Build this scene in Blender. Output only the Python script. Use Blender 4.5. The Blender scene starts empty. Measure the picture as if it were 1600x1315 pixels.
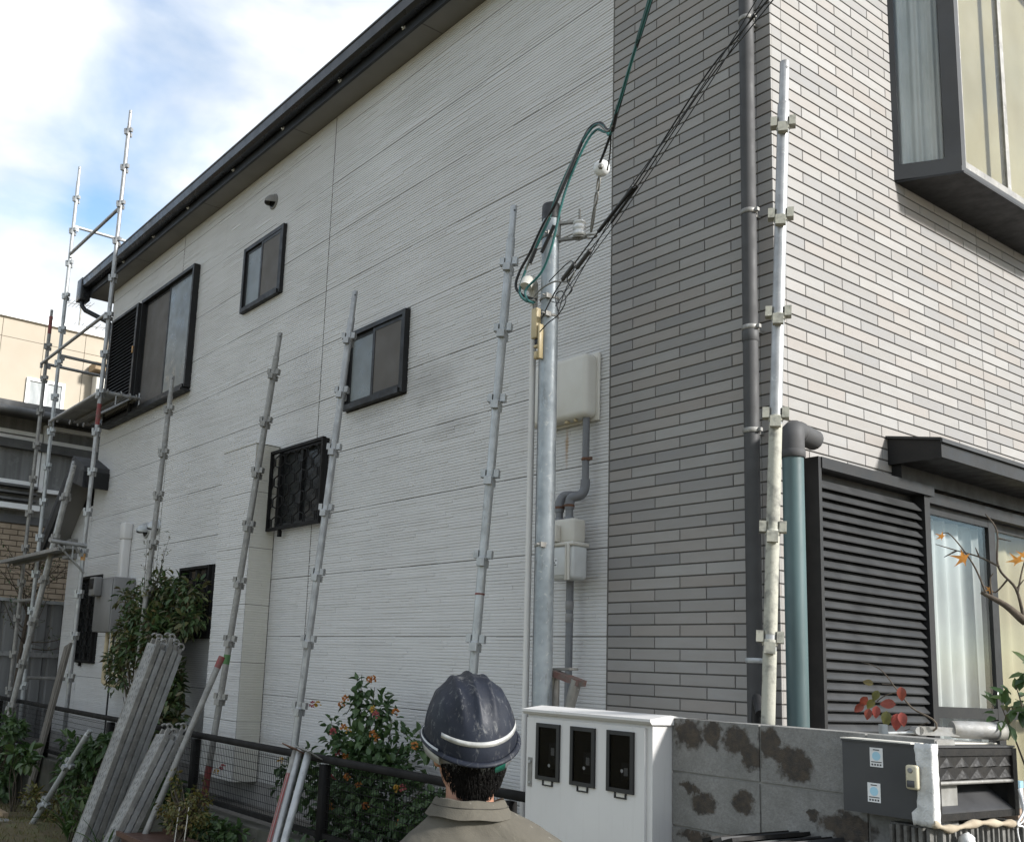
import bpy, bmesh, math, random
from mathutils import Vector, Matrix
random.seed(11)
scn = bpy.context.scene
COL = scn.collection
R = math.radians

# ------------------------------------------------------------------ camera
cam_d = bpy.data.cameras.new('camera')
cam = bpy.data.objects.new('camera', cam_d)
COL.objects.link(cam)
_r = Vector((0.57462765, 0.81703232, 0.04755255))
_u = Vector((0.11530709, -0.13834659, 0.98364856))
_f = Vector((-0.8102514, 0.55974852, 0.1737074))
cam.matrix_world = Matrix(((_r.x, _u.x, -_f.x, 2.646), (_r.y, _u.y, -_f.y, -3.860), (_r.z, _u.z, -_f.z, 1.70), (0, 0, 0, 1)))
cam_d.sensor_fit = 'HORIZONTAL'
cam_d.sensor_width = 36.0
cam_d.lens = 35.705
cam_d.shift_x = 0.11289
cam_d.shift_y = 0.06875
cam_d.clip_end = 400
scn.camera = cam

# ------------------------------------------------------------------ sky and sun
SUN_EL, SUN_AZ = R(28), R(23)          # azimuth measured from +x towards +y
sun_dir = Vector((math.cos(SUN_EL) * math.cos(SUN_AZ), math.cos(SUN_EL) * math.sin(SUN_AZ), math.sin(SUN_EL)))
world = bpy.data.worlds.new('World')
scn.world = world
world.use_nodes = True
wn = world.node_tree
wn.nodes.clear()
def wnode(t, **k):
    n = wn.nodes.new(t)
    for a, v in k.items():
        setattr(n, a, v)
    return n
sky = wnode('ShaderNodeTexSky', sky_type='NISHITA', sun_disc=False)
sky.sun_elevation = SUN_EL
sky.sun_rotation = math.atan2(sun_dir.x, sun_dir.y)
sky.air_density = 1.0; sky.dust_density = 0.6; sky.ozone_density = 1.4
wtc = wnode('ShaderNodeTexCoord')
wmap = wnode('ShaderNodeMapping')
wmap.inputs['Scale'].default_value = (1.0, 1.0, 1.9)
wmap.inputs['Location'].default_value = (4.1, 3.3, 0.3)
wno = wnode('ShaderNodeTexNoise')
wno.inputs['Scale'].default_value = 3.6; wno.inputs['Detail'].default_value = 6; wno.inputs['Roughness'].default_value = 0.48
wno.inputs['Distortion'].default_value = 0.25
wrp = wnode('ShaderNodeValToRGB')
wrp.color_ramp.elements[0].position = 0.36; wrp.color_ramp.elements[0].color = (0, 0, 0, 1)
wrp.color_ramp.elements[1].position = 0.56; wrp.color_ramp.elements[1].color = (1, 1, 1, 1)
wno2 = wnode('ShaderNodeTexNoise')
wno2.inputs['Scale'].default_value = 6.0; wno2.inputs['Detail'].default_value = 5
wrp2 = wnode('ShaderNodeValToRGB')
wrp2.color_ramp.elements[0].position = 0.35; wrp2.color_ramp.elements[0].color = (3.15, 3.4, 3.7, 1)
wrp2.color_ramp.elements[1].position = 0.65; wrp2.color_ramp.elements[1].color = (4.9, 4.9, 4.85, 1)
wmx = wnode('ShaderNodeMix', data_type='RGBA')
wbr = wnode('ShaderNodeMix', data_type='RGBA', blend_type='MULTIPLY')
wbr.inputs[0].default_value = 1.0
wbr.inputs[7].default_value = (1.0, 1.06, 1.04, 1)
wbg = wnode('ShaderNodeBackground'); wbg.inputs['Strength'].default_value = 0.13
wou = wnode('ShaderNodeOutputWorld')
L = wn.links.new
L(wtc.outputs['Generated'], wmap.inputs['Vector'])
L(wmap.outputs['Vector'], wno.inputs['Vector']); L(wmap.outputs['Vector'], wno2.inputs['Vector'])
L(wno.outputs['Fac'], wrp.inputs['Fac']); L(wno2.outputs['Fac'], wrp2.inputs['Fac'])
L(sky.outputs['Color'], wbr.inputs[6])
L(wrp.outputs['Color'], wmx.inputs[0]); L(wbr.outputs[2], wmx.inputs[6]); L(wrp2.outputs['Color'], wmx.inputs[7])
L(wmx.outputs[2], wbg.inputs['Color']); L(wbg.outputs['Background'], wou.inputs['Surface'])

sd = bpy.data.lights.new('sun', 'SUN')
sd.energy = 3.6; sd.angle = R(7.0); sd.color = (1.0, 0.98, 0.945)
sun = bpy.data.objects.new('sun', sd)
COL.objects.link(sun)
sun.rotation_euler = sun_dir.to_track_quat('Z', 'Y').to_euler()
sun.location = (12, 0, 10)
scn.view_settings.view_transform = 'Standard'
scn.view_settings.look = 'None'
scn.view_settings.exposure = 1.1
scn.view_settings.gamma = 1.0
scn.view_settings.use_curve_mapping = False

# ------------------------------------------------------------------ helpers
class MB:
    def __init__(s):
        s.v = []; s.f = []; s.sm = []
    def add(s, vs, fs, smooth=False):
        o = len(s.v)
        s.v += [tuple(v) for v in vs]
        s.f += [tuple(i + o for i in f) for f in fs]
        s.sm += [smooth] * len(fs)
        return s
    def box(s, a, b):
        x0, x1 = sorted((a[0], b[0])); y0, y1 = sorted((a[1], b[1])); z0, z1 = sorted((a[2], b[2]))
        return s.add([(x0, y0, z0), (x1, y0, z0), (x1, y1, z0), (x0, y1, z0), (x0, y0, z1), (x1, y0, z1), (x1, y1, z1), (x0, y1, z1)],
                     [(0, 3, 2, 1), (4, 5, 6, 7), (0, 1, 5, 4), (1, 2, 6, 5), (2, 3, 7, 6), (3, 0, 4, 7)])
    def obox(s, c, ux, uy, uz):
        """oriented box: centre and three half vectors"""
        c = Vector(c); ux = Vector(ux); uy = Vector(uy); uz = Vector(uz)
        vs = [c + ux * i + uy * j + uz * k for k in (-1, 1) for (i, j) in ((-1, -1), (1, -1), (1, 1), (-1, 1))]
        fs = [(0, 3, 2, 1), (4, 5, 6, 7), (0, 1, 5, 4), (1, 2, 6, 5), (2, 3, 7, 6), (3, 0, 4, 7)]
        if ux.cross(uy).dot(uz) < 0:
            fs = [tuple(reversed(f)) for f in fs]
        return s.add(vs, fs)
    def rbox(s, a, b, r=0.01, n=3):
        """box with rounded edges"""
        bm = bmesh.new()
        x0, x1 = sorted((a[0], b[0])); y0, y1 = sorted((a[1], b[1])); z0, z1 = sorted((a[2], b[2]))
        bmesh.ops.create_cube(bm, size=1.0)
        for v in bm.verts:
            v.co = Vector((x0 + (v.co.x + .5) * (x1 - x0), y0 + (v.co.y + .5) * (y1 - y0), z0 + (v.co.z + .5) * (z1 - z0)))
        bmesh.ops.bevel(bm, geom=list(bm.edges), offset=r, segments=n, profile=0.5, affect='EDGES')
        bm.verts.index_update()
        s.add([v.co[:] for v in bm.verts], [[v.index for v in f.verts] for f in bm.faces], True)
        bm.free()
        return s
    def frame(s, d):
        d = Vector(d).normalized()
        a = Vector((0, 0, 1)) if abs(d.z) < 0.9 else Vector((1, 0, 0))
        x = d.cross(a).normalized(); y = d.cross(x).normalized()
        return d, x, y
    def tube(s, pts, r, n=10, caps=True):
        pts = [Vector(p) for p in pts]
        k = len(pts)
        rr = r if isinstance(r, (list, tuple)) else [r] * k
        vs = []; prev = None
        for i, p in enumerate(pts):
            d = (pts[min(i + 1, k - 1)] - pts[max(i - 1, 0)])
            if d.length < 1e-9: d = Vector((0, 0, 1))
            d.normalize()
            if prev is None:
                _, x, y = s.frame(d)
            else:
                x = prev - d * prev.dot(d)
                if x.length < 1e-6: _, x, y = s.frame(d)
                x.normalize(); y = d.cross(x)
            prev = x
            for j in range(n):
                t = 2 * math.pi * j / n
                vs.append(p + (x * math.cos(t) + y * math.sin(t)) * rr[i])
        fs = []
        for i in range(k - 1):
            for j in range(n):
                fs.append((i * n + j, i * n + (j + 1) % n, (i + 1) * n + (j + 1) % n, (i + 1) * n + j))
        s.add(vs, fs, True)
        if caps:
            s.add(vs[:n], [tuple(reversed(range(n)))]); s.add(vs[-n:], [tuple(range(n))])
        return s
    def lathe(s, c, axis, prof, n=16):
        """prof: list of (radius, distance along axis)"""
        d, x, y = s.frame(axis)
        c = Vector(c); vs = []
        for (r, h) in prof:
            for j in range(n):
                t = 2 * math.pi * j / n
                vs.append(c + d * h + (x * math.cos(t) + y * math.sin(t)) * max(r, 1e-4))
        fs = []
        for i in range(len(prof) - 1):
            for j in range(n):
                fs.append((i * n + j, i * n + (j + 1) % n, (i + 1) * n + (j + 1) % n, (i + 1) * n + j))
        s.add(vs, fs, True)
        s.add(vs[:n], [tuple(reversed(range(n)))]); s.add(vs[-n:], [tuple(range(n))])
        return s
    def prism(s, poly, vec):
        """planar polygon extruded along vec"""
        n = len(poly); vec = Vector(vec)
        vs = [Vector(p) for p in poly] + [Vector(p) + vec for p in poly]
        return s.add(vs, [tuple(reversed(range(n))), tuple(range(n, 2 * n))] + [(i, (i + 1) % n, (i + 1) % n + n, i + n) for i in range(n)])
    def quad(s, *p):
        return s.add(p, [tuple(range(len(p)))])
    def leaf(s, p, d, nrm, l, w, fold=0.25):
        p = Vector(p); d = Vector(d).normalized()
        sd_ = d.cross(Vector(nrm))
        if sd_.length < 1e-5: sd_ = d.cross(Vector((0.3, 0.5, 0.8)))
        sd_.normalize(); up = sd_.cross(d)
        a = p; m = p + d * l * .5 - up * l * .04; t = p + d * l - up * l * fold * .6
        l1 = p + d * l * .35 + sd_ * w * .5 + up * w * fold; r1 = p + d * l * .35 - sd_ * w * .5 + up * w * fold
        l2 = p + d * l * .72 + sd_ * w * .36 + up * w * fold * .3; r2 = p + d * l * .72 - sd_ * w * .36 + up * w * fold * .3
        return s.add([a, l1, l2, t, r2, r1, m], [(0, 6, 1), (1, 6, 2), (2, 6, 3), (0, 5, 6), (5, 4, 6), (4, 3, 6)], True)

def link(name, me, mat, parent=None):
    o = bpy.data.objects.new(name, me)
    COL.objects.link(o)
    if mat is not None and len(me.materials) == 0:
        me.materials.append(mat)
    if parent is not None:
        o.parent = parent
    return o

def wloc(o):
    l = Vector(o.location)
    while o.parent is not None:
        o = o.parent; l += o.location
    return l

def obj(name, mb, mat, parent=None, fix=False):
    """one mesh object; geometry is given in world coordinates, origin goes to its centre"""
    if not mb.v: return None
    lo = [min(v[i] for v in mb.v) for i in range(3)]; hi = [max(v[i] for v in mb.v) for i in range(3)]
    c = Vector(((lo[0] + hi[0]) / 2, (lo[1] + hi[1]) / 2, lo[2]))
    me = bpy.data.meshes.new(name)
    me.from_pydata([(v[0] - c.x, v[1] - c.y, v[2] - c.z) for v in mb.v], [], mb.f)
    me.polygons.foreach_set('use_smooth', mb.sm)
    if fix:
        bm = bmesh.new(); bm.from_mesh(me); bmesh.ops.recalc_face_normals(bm, faces=bm.faces); bm.to_mesh(me); bm.free()
    me.update()
    o = link(name, me, mat, parent)
    o.location = c - (wloc(parent) if parent is not None else Vector((0, 0, 0)))
    return o

def tag(o, label, cat, group=None):
    o['label'] = label; o['category'] = cat
    if group: o['group'] = group
    return o
def thing(name, label, cat, loc=(0, 0, 0), group=None):
    o = bpy.data.objects.new(name, None)
    o.empty_display_size = 0.1
    COL.objects.link(o); o.location = loc
    return tag(o, label, cat, group)
def struct(name, mb, mat):
    o = obj(name, mb, mat); o['kind'] = 'structure'
    return o
def lerp(a, b, t): return tuple(a[i] + (b[i] - a[i]) * t for i in range(3))

# ------------------------------------------------------------------ materials
def lin(v):
    v /= 255.0
    return v / 12.92 if v <= 0.04045 else ((v + 0.055) / 1.055) ** 2.4
def S(r, g, b): return (lin(r), lin(g), lin(b), 1)
class NT:
    def __init__(s, name):
        s.m = bpy.data.materials.new(name); s.m.use_nodes = True
        s.t = s.m.node_tree; s.b = s.t.nodes['Principled BSDF']; s.o = s.t.nodes['Material Output']
        s._pos = None
    def n(s, t, **k):
        x = s.t.nodes.new(t)
        for a, v in k.items(): setattr(x, a, v)
        return x
    def l(s, a, b): s.t.links.new(a, b)
    def pos(s):
        if s._pos is None: s._pos = s.n('ShaderNodeNewGeometry')
        return s._pos.outputs['Position']
    def map(s, scale=(1, 1, 1), vec=None, loc=(0, 0, 0)):
        m = s.n('ShaderNodeMapping'); m.inputs['Scale'].default_value = scale; m.inputs['Location'].default_value = loc
        s.l(vec if vec is not None else s.pos(), m.inputs['Vector']); return m.outputs['Vector']
    def noise(s, scale=5, detail=4, rough=.55, vec=None, dist=0):
        x = s.n('ShaderNodeTexNoise'); x.inputs['Scale'].default_value = scale; x.inputs['Detail'].default_value = detail
        x.inputs['Roughness'].default_value = rough; x.inputs['Distortion'].default_value = dist
        s.l(vec if vec is not None else s.pos(), x.inputs['Vector']); return x.outputs['Fac']
    def ramp(s, fac, stops):
        r = s.n('ShaderNodeValToRGB'); e = r.color_ramp.elements
        while len(e) < len(stops): e.new(0.5)
        for i, (p, c) in enumerate(stops):
            e[i].position = p; e[i].color = c if isinstance(c, tuple) else (c, c, c, 1)
        s.l(fac, r.inputs['Fac']); return r.outputs['Color']
    def mix(s, fac, a, b, mode='MIX'):
        m = s.n('ShaderNodeMix', data_type='RGBA', blend_type=mode)
        for v, i in ((fac, 0), (a, 6), (b, 7)):
            if hasattr(v, 'links'): s.l(v, m.inputs[i])
            else: m.inputs[i].default_value = v
        return m.outputs[2]
    def math(s, op, a, b=0.0):
        m = s.n('ShaderNodeMath', operation=op)
        for v, i in ((a, 0), (b, 1)):
            if hasattr(v, 'links'): s.l(v, m.inputs[i])
            else: m.inputs[i].default_value = v
        return m.outputs[0]
    def col(s, c):
        if hasattr(c, 'links'): s.l(c, s.b.inputs['Base Color'])
        else: s.b.inputs['Base Color'].default_value = c
        return s
    def rough(s, r):
        if hasattr(r, 'links'): s.l(r, s.b.inputs['Roughness'])
        else: s.b.inputs['Roughness'].default_value = r
        return s
    def bump(s, h, strength=.3, dist=.01):
        b = s.n('ShaderNodeBump'); b.inputs['Strength'].default_value = strength; b.inputs['Distance'].default_value = dist
        s.l(h, b.inputs['Height']); s.l(b.outputs['Normal'], s.b.inputs['Normal']); return s

def pm(name, c, c2=None, scale=6, rough=.6, metal=0, bump=0, bscale=60, spec=None, detail=5, stretch=(1, 1, 1), lo=.35, hi=.65):
    """plain surface: two tones mixed by noise, rough with a little variation, fine relief"""
    t = NT(name)
    c2 = c2 or tuple(v * .8 for v in c[:3]) + (1,)
    f = t.noise(scale, detail, vec=t.map(stretch))
    t.col(t.ramp(f, [(lo, c2), (hi, c)]))
    f2 = t.noise(scale * 3.1, 3)
    t.rough(t.ramp(f2, [(.3, max(rough - .1, .03)), (.7, min(rough + .12, 1))]))
    t.b.inputs['Metallic'].default_value = metal
    if spec is not None: t.b.inputs['Specular IOR Level'].default_value = spec
    if bump: t.bump(t.noise(bscale, 4), bump, .004)
    return t.m

def leafmat(name, cols, rough=.5, trans=.25):
    t = NT(name)
    g = t.n('ShaderNodeNewGeometry')
    n = len(cols)
    oi = t.n('ShaderNodeObjectInfo')
    fac = t.math('FRACT', t.math('ADD', g.outputs['Random Per Island'], t.math('MULTIPLY', oi.outputs['Random'], 0.999)))
    r = t.ramp(fac, [(i / max(n - 1, 1), c) for i, c in enumerate(cols)])
    sp = t.noise(40, 3)
    c = t.mix(t.ramp(sp, [(.35, .0), (.75, .5)]), r, tuple(v * .55 for v in cols[0][:3]) + (1,))
    t.col(c); t.rough(rough)
    tr = t.n('ShaderNodeBsdfTranslucent'); t.l(c, tr.inputs['Color'])
    mx = t.n('ShaderNodeMixShader'); mx.inputs[0].default_value = trans
    t.l(t.b.outputs[0], mx.inputs[1]); t.l(tr.outputs[0], mx.inputs[2]); t.l(mx.outputs[0], t.o.inputs['Surface'])
    return t.m

def glassmat(name, tint=(.95, .96, .955, 1), refl=1.0):
    t = NT(name)
    t.t.nodes.remove(t.b)
    tr = t.n('ShaderNodeBsdfTransparent'); tr.inputs['Color'].default_value = tint
    gl = t.n('ShaderNodeBsdfGlossy'); gl.inputs['Roughness'].default_value = .015
    lw = t.n('ShaderNodeLayerWeight'); lw.inputs['Blend'].default_value = .5
    mx = t.n('ShaderNodeMixShader')
    f = t.math('ADD', t.math('MULTIPLY', t.math('POWER', lw.outputs['Facing'], 4.0), .8), .05)
    t.l(t.math('MULTIPLY', f, refl), mx.inputs[0]); t.l(tr.outputs[0], mx.inputs[1]); t.l(gl.outputs[0], mx.inputs[2])
    t.l(mx.outputs[0], t.o.inputs['Surface'])
    return t.m

M = {}
# house
def m_brick():
    t = NT('brick_tile')
    g = t.n('ShaderNodeNewGeometry'); oi = t.n('ShaderNodeObjectInfo')
    fac = t.math('FRACT', t.math('ADD', g.outputs['Random Per Island'], oi.outputs['Random']))
    c = t.ramp(fac, [(0, (.208, .203, .200, 1)), (.28, (.240, .229, .216, 1)), (.55, (.262, .255, .246, 1)), (.78, (.246, .224, .205, 1)), (1, (.286, .279, .269, 1))])
    t.col(t.mix(t.ramp(t.noise(7, 5, vec=t.map((1, 1, 4))), [(.3, .0), (.8, .35)]), c, (.19, .168, .145, 1)))
    t.rough(.68)
    t.bump(t.noise(160, 3), .25, .002)
    return t.m
M['brick'] = m_brick()
M['joint'] = pm('joint_groove', (.105, .10, .095, 1), (.08, .076, .072, 1), 9, .9)
def m_siding():
    t = NT('siding_board')
    base = t.ramp(t.noise(1.1, 6), [(.3, (.525, .517, .510, 1)), (.7, (.585, .577, .569, 1))])
    # vertical dirt runs and grey weathering patches
    runs = t.noise(3.2, 6, .65, vec=t.map((3.2, 3.2, .35)))
    base = t.mix(t.ramp(runs, [(.56, 0.0), (.85, .20)]), base, (.33, .315, .29, 1))
    geo = t.n('ShaderNodeSeparateXYZ'); t.l(t.pos(), geo.inputs[0])
    def blob(x, z, rx, rz, lo, hi, k, colr, base):
        dx = t.math('DIVIDE', t.math('SUBTRACT', geo.outputs[0], x), rx); dz = t.math('DIVIDE', t.math('SUBTRACT', geo.outputs[2], z), rz)
        d = t.math('SQRT', t.math('ADD', t.math('MULTIPLY', dx, dx), t.math('MULTIPLY', dz, dz)))
        d = t.math('ADD', d, t.math('MULTIPLY', t.math('SUBTRACT', t.noise(9, 6, .7), .5), 1.6))
        return t.mix(t.math('MULTIPLY', t.ramp(d, [(lo, 1.0), (hi, 0.0)]), k), base, colr)
    base = blob(-2.62, 3.60, .42, .20, .2, 1.2, .38, (.20, .19, .18, 1), base)       # grey smudges below the small window
    base = blob(-2.35, 3.25, .30, .10, .2, 1.2, .25, (.20, .19, .18, 1), base)
    base = blob(-3.35, 3.50, .35, .08, .1, 1.2, .25, (.2, .19, .18, 1), base)
    base = blob(-1.315, 2.96, .016, .13, .3, 1.1, .7, (.34, .20, .08, 1), base)      # rust run from the cover box
    base = blob(-1.16, 2.18, .22, .12, .2, 1.2, .2, (.25, .24, .22, 1), base)
    base = blob(-4.3, .95, 5.0, .22, .3, 1.2, .35, (.27, .27, .22, 1), base)         # splashed soil along the foot
    g = t.n('ShaderNodeNewGeometry')
    isl = t.ramp(g.outputs['Random Per Island'], [(0, .955), (1, 1.0)])
    base = t.mix(1.0, base, isl, 'MULTIPLY')
    t.col(base); t.rough(.75)
    t.bump(t.noise(170, 3, vec=t.map((.35, 1, 1))), .35, .003)
    return t.m
M['siding'] = m_siding()
M['siding_gap'] = pm('siding_joint_sealant', (.13, .122, .11, 1), None, 5, .9)
M['chase_siding'] = pm('chase_siding_lit_beige', (.56, .54, .485, 1), (.46, .435, .37, 1), 2.2, .75, bump=.3, bscale=120, stretch=(1, 1, .4))  # glow of open sky on the chase side is put into this beige
M['foundation'] = pm('foundation_concrete', (.33, .32, .30, 1), (.22, .21, .2, 1), 3, .9, bump=.3)
M['dark_alu'] = pm('dark_bronze_aluminium', (.0095, .0095, .010, 1), (.016, .0155, .0155, 1), 4, .5, 0, spec=.3)
M['dark_alu_grey'] = pm('weathered_dark_aluminium', (.034, .035, .036, 1), (.024, .0245, .025, 1), 3, .5, 0, spec=.35)
M['fascia'] = pm('painted_dark_fascia', (.014, .015, .017, 1), (.022, .023, .025, 1), 2.5, .45, spec=.35)
M['gutter'] = pm('dark_gutter_plastic', (.008, .009, .011, 1), (.016, .017, .02, 1), 3, .3, spec=.4)
M['soffit'] = pm('soffit_board', (.215, .207, .196, 1), (.17, .163, .152, 1), 1.5, .85)
M['roof'] = pm('roof_shingle', (.055, .055, .058, 1), (.035, .035, .037, 1), 7, .85, bump=.4)
M['glass'] = glassmat('window_glass', refl=.5)
M['frosted'] = pm('frosted_pane', (.150, .163, .160, 1), (.105, .115, .114, 1), 2.5, .32, spec=.35)
M['screen'] = pm('insect_screen', (.108, .098, .088, 1), (.088, .080, .072, 1), 2, .65, spec=.25)
M['dark_pane'] = pm('dark_window_pane', (.010, .011, .011, 1), (.016, .017, .017, 1), 2, .25, spec=.25)
M['room'] = pm('room_interior', (.16, .14, .11, 1), None, 1, .9)
M['curtain_white'] = pm('lace_curtain', (.36, .37, .37, 1), (.27, .285, .285, 1), 9, .9, stretch=(1, 1, .3))
M['bay_lace'] = pm('bay_lace_curtain', (.66, .67, .66, 1), (.52, .54, .53, 1), 9, .9, stretch=(1, 1, .3))
M['curtain_beige'] = pm('beige_curtain', (.29, .255, .16, 1), (.235, .20, .12, 1), 1.5, .9)
M['grey_pvc'] = pm('dark_grey_pvc', (.054, .053, .053, 1), (.036, .035, .035, 1), 3, .7, stretch=(1, 1, .2))
M['pipe_grey'] = pm('mid_grey_pipe', (.17, .175, .185, 1), (.12, .12, .125, 1), 5, .5, stretch=(1, 1, .3))
M['white_plastic'] = pm('aged_white_plastic', (.60, .58, .53, 1), (.50, .47, .41, 1), 2.2, .5)
M['meter_white'] = pm('gas_meter_enamel', (.56, .57, .56, 1), (.46, .46, .45, 1), 5, .45)
M['cream_pipe'] = pm('cream_pipe_wrap', (.55, .46, .30, 1), (.42, .34, .2, 1), 6, .6)
M['green_pipe'] = pm('faded_green_pipe', (.070, .118, .122, 1), (.036, .062, .064, 1), 4, .5, stretch=(2, 2, .25))
M['rust'] = pm('rust', (.14, .065, .035, 1), (.09, .05, .035, 1), 20, .9)
M['red_worn'] = pm('worn_red_steel', (.13, .062, .052, 1), (.10, .095, .085, 1), 25, .7)
def m_white():
    t = NT('white_enamel_metal')
    base = t.ramp(t.noise(1.6, 5), [(.35, (.53, .515, .50, 1)), (.65, (.60, .585, .565, 1))])
    base = t.mix(t.ramp(t.noise(9, 6, .7, vec=t.map((5, 5, .3))), [(.55, 0.0), (.85, .35)]), base, (.34, .31, .26, 1))
    base = t.mix(t.ramp(t.noise(70, 4, .6), [(.68, 0.0), (.78, .5)]), base, (.30, .24, .17, 1))
    t.col(base); t.rough(t.ramp(t.noise(12, 4), [(.3, .38), (.7, .6)])); t.bump(t.noise(14, 2), .05, .01)
    return t.m
M['white_metal'] = m_white()
M['heater'] = pm('grey_enamel_heater', (.22, .215, .21, 1), (.17, .165, .16, 1), 2.2, .5, stretch=(1, 1, .4))
def m_galv(name, a, b, rough=.45, metal=.55):
    t = NT(name)
    v = t.n('ShaderNodeTexVoronoi'); v.inputs['Scale'].default_value = 28; t.l(t.pos(), v.inputs['Vector'])
    c = t.mix(t.ramp(t.noise(9, 5), [(.3, .0), (.7, 1.0)]), a, b)
    c = t.mix(.25, c, t.ramp(v.outputs['Distance'], [(0, .3), (.6, .7)]), 'SOFT_LIGHT')
    spots = t.noise(38, 5, .65, dist=.8)
    c = t.mix(t.ramp(spots, [(.60, 0.0), (.68, .55)]), c, (.50, .495, .47, 1))
    c = t.mix(t.ramp(t.noise(21, 6, .7, vec=t.map((1, 1, .35), loc=(7, 2, 4))), [(.58, 0.0), (.72, .6)]), c, (.10, .09, .075, 1))
    t.col(c); t.rough(t.ramp(t.noise(14, 3), [(.3, rough - .1), (.7, rough + .15)]))
    t.b.inputs['Metallic'].default_value = metal
    return t.m
M['galv'] = m_galv('galvanised_tube', (.36, .36, .355, 1), (.25, .25, .25, 1))
M['galv_old'] = m_galv('weathered_galvanised_tube', (.27, .26, .24, 1), (.17, .165, .155, 1), .55, .45)
M['galv_new'] = m_galv('bright_galvanised_tube', (.40, .41, .41, 1), (.29, .30, .30, 1), .45, .4)
M['galv_pole'] = m_galv('galvanised_service_pole', (.31, .335, .35, 1), (.22, .245, .26, 1), .48, .3)
M['paint_cream'] = pm('splashed_cream_paint', (.34, .33, .275, 1), (.16, .155, .135, 1), 22, .65, bump=.3, bscale=90, lo=.32, hi=.5)
M['paint_red'] = pm('red_marking_paint', (.22, .03, .03, 1), (.13, .06, .05, 1), 25, .6)
M['paint_green'] = pm('green_marking_paint', (.06, .15, .045, 1), None, 25, .6)
M['paint_orange'] = pm('orange_marking_paint', (.50, .24, .06, 1), (.4, .25, .12, 1), 20, .6)
M['black_metal'] = pm('black_fence_metal', (.009, .0086, .0085, 1), (.016, .015, .0145, 1), 5, .65, spec=.15)
M['cable_black'] = pm('black_cable', (.012, .012, .013, 1), None, 9, .55)
M['cable_green'] = pm('green_cable', (.02, .13, .12, 1), (.02, .08, .08, 1), 9, .5)
M['cable_grey'] = pm('grey_cable', (.17, .165, .15, 1), None, 9, .6)
M['porcelain'] = pm('white_porcelain', (.72, .72, .72, 1), (.6, .6, .6, 1), 4, .2)
M['yellow_box'] = pm('yellowed_plastic', (.45, .36, .20, 1), (.36, .29, .17, 1), 6, .5)
M['plank'] = m_galv('galvanised_deck', (.30, .30, .29, 1), (.2, .2, .195, 1), .55, .45)
M['wood_grey'] = pm('weathered_board', (.16, .145, .125, 1), (.10, .09, .078, 1), 7, .85, bump=.3, stretch=(6, 6, .6))
M['wood_tan'] = pm('tan_board', (.30, .22, .13, 1), (.22, .16, .1, 1), 7, .85)
M['soil'] = None

# ================================================================== THE SETTING
def m_ground():
    t = NT('garden_soil_moss')
    a = t.ramp(t.noise(5, 8, .65), [(.3, (.07, .056, .034, 1)), (.5, (.13, .105, .052, 1)), (.68, (.10, .125, .042, 1))])
    t.col(t.mix(t.ramp(t.noise(40, 4), [(.4, 0.0), (.7, .6)]), a, (.14, .12, .07, 1)))
    t.rough(.95); t.bump(t.noise(30, 8, .7), .9, .03)
    return t.m
M['soil'] = m_ground()
mb = MB()
gx = [-120, -60, -30, -18, -12] + [-11 + .5 * i for i in range(29)] + [4, 6, 10, 20, 60, 120]
gy = [-120, -40, -15, -8, -5, -4, -3] + [-2.6 + .2 * i for i in range(10)] + [-.63]
def gz(x, y):
    t = min(max((x + 5) / 4.0, 0), 1)
    return .22 * (1 - t) + .03 * math.sin(x * 2.3 + y * 1.7) + .02 * math.sin(x * 5.1 - y * 3.3)
vs = [(x, y, gz(x, y)) for x in gx for y in gy]; ny = len(gy)
mb.add(vs, [(i * ny + j, (i + 1) * ny + j, (i + 1) * ny + j + 1, i * ny + j + 1) for i in range(len(gx) - 1) for j in range(ny - 1)], True)
struct('ground', mb, M['soil'])
mb = MB()
mb.box((-60, -.600, -1), (60, 80, .62))
struct('house_lot', mb, pm('house_lot_gravel', (.16, .15, .135, 1), (.09, .085, .075, 1), 30, .95, bump=.6, bscale=50))

# ================================================================== THE HOUSE
HZ0, HC, HH, HW = 3.2868, 0.056875, 0.15306, 0.9985
EAVE = 6.168
house = thing('two_storey_house', 'two storey house with pale ribbed siding, grey brick tile corner and dark eaves', 'house', (-4.6, 3.0, .62))

def holes_wall(mb, fn, us, vs_, holes):
    """quads of a wall around rectangular holes; fn maps (u, v) to a point"""
    U = sorted(set(us + [h[i] for h in holes for i in (0, 1)])); V = sorted(set(vs_ + [h[i] for h in holes for i in (2, 3)]))
    for i in range(len(U) - 1):
        for j in range(len(V) - 1):
            cu, cv = (U[i] + U[i + 1]) / 2, (V[j] + V[j + 1]) / 2
            if any(h[0] < cu < h[1] and h[2] < cv < h[3] for h in holes): continue
            mb.quad(fn(U[i], V[j]), fn(U[i + 1], V[j]), fn(U[i + 1], V[j + 1]), fn(U[i], V[j + 1]))
FRONT_WIN = (1.14, 3.10, 1.00, 2.70)
BAY = (1.063, 2.75, 4.372, 5.95)
mb = MB()
holes_wall(mb, lambda u, v: (u, .0062, v), [-9.31, -.0062], [.62, EAVE], [])
holes_wall(mb, lambda u, v: (-.0062, u, v), [.0062, 7.0], [.62, EAVE], [FRONT_WIN, (BAY[0] + .08, BAY[1] - .08, BAY[2] + .10, BAY[3] - .1)])
mb.quad((-9.31, 7, .62), (-9.31, .0062, .62), (-9.31, .0062, EAVE), (-9.31, 7, EAVE))
mb.quad((-.010, 7, .62), (-9.31, 7, .62), (-9.31, 7, EAVE), (-.010, 7, EAVE))
obj('wall', mb, M['joint'], house)
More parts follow.
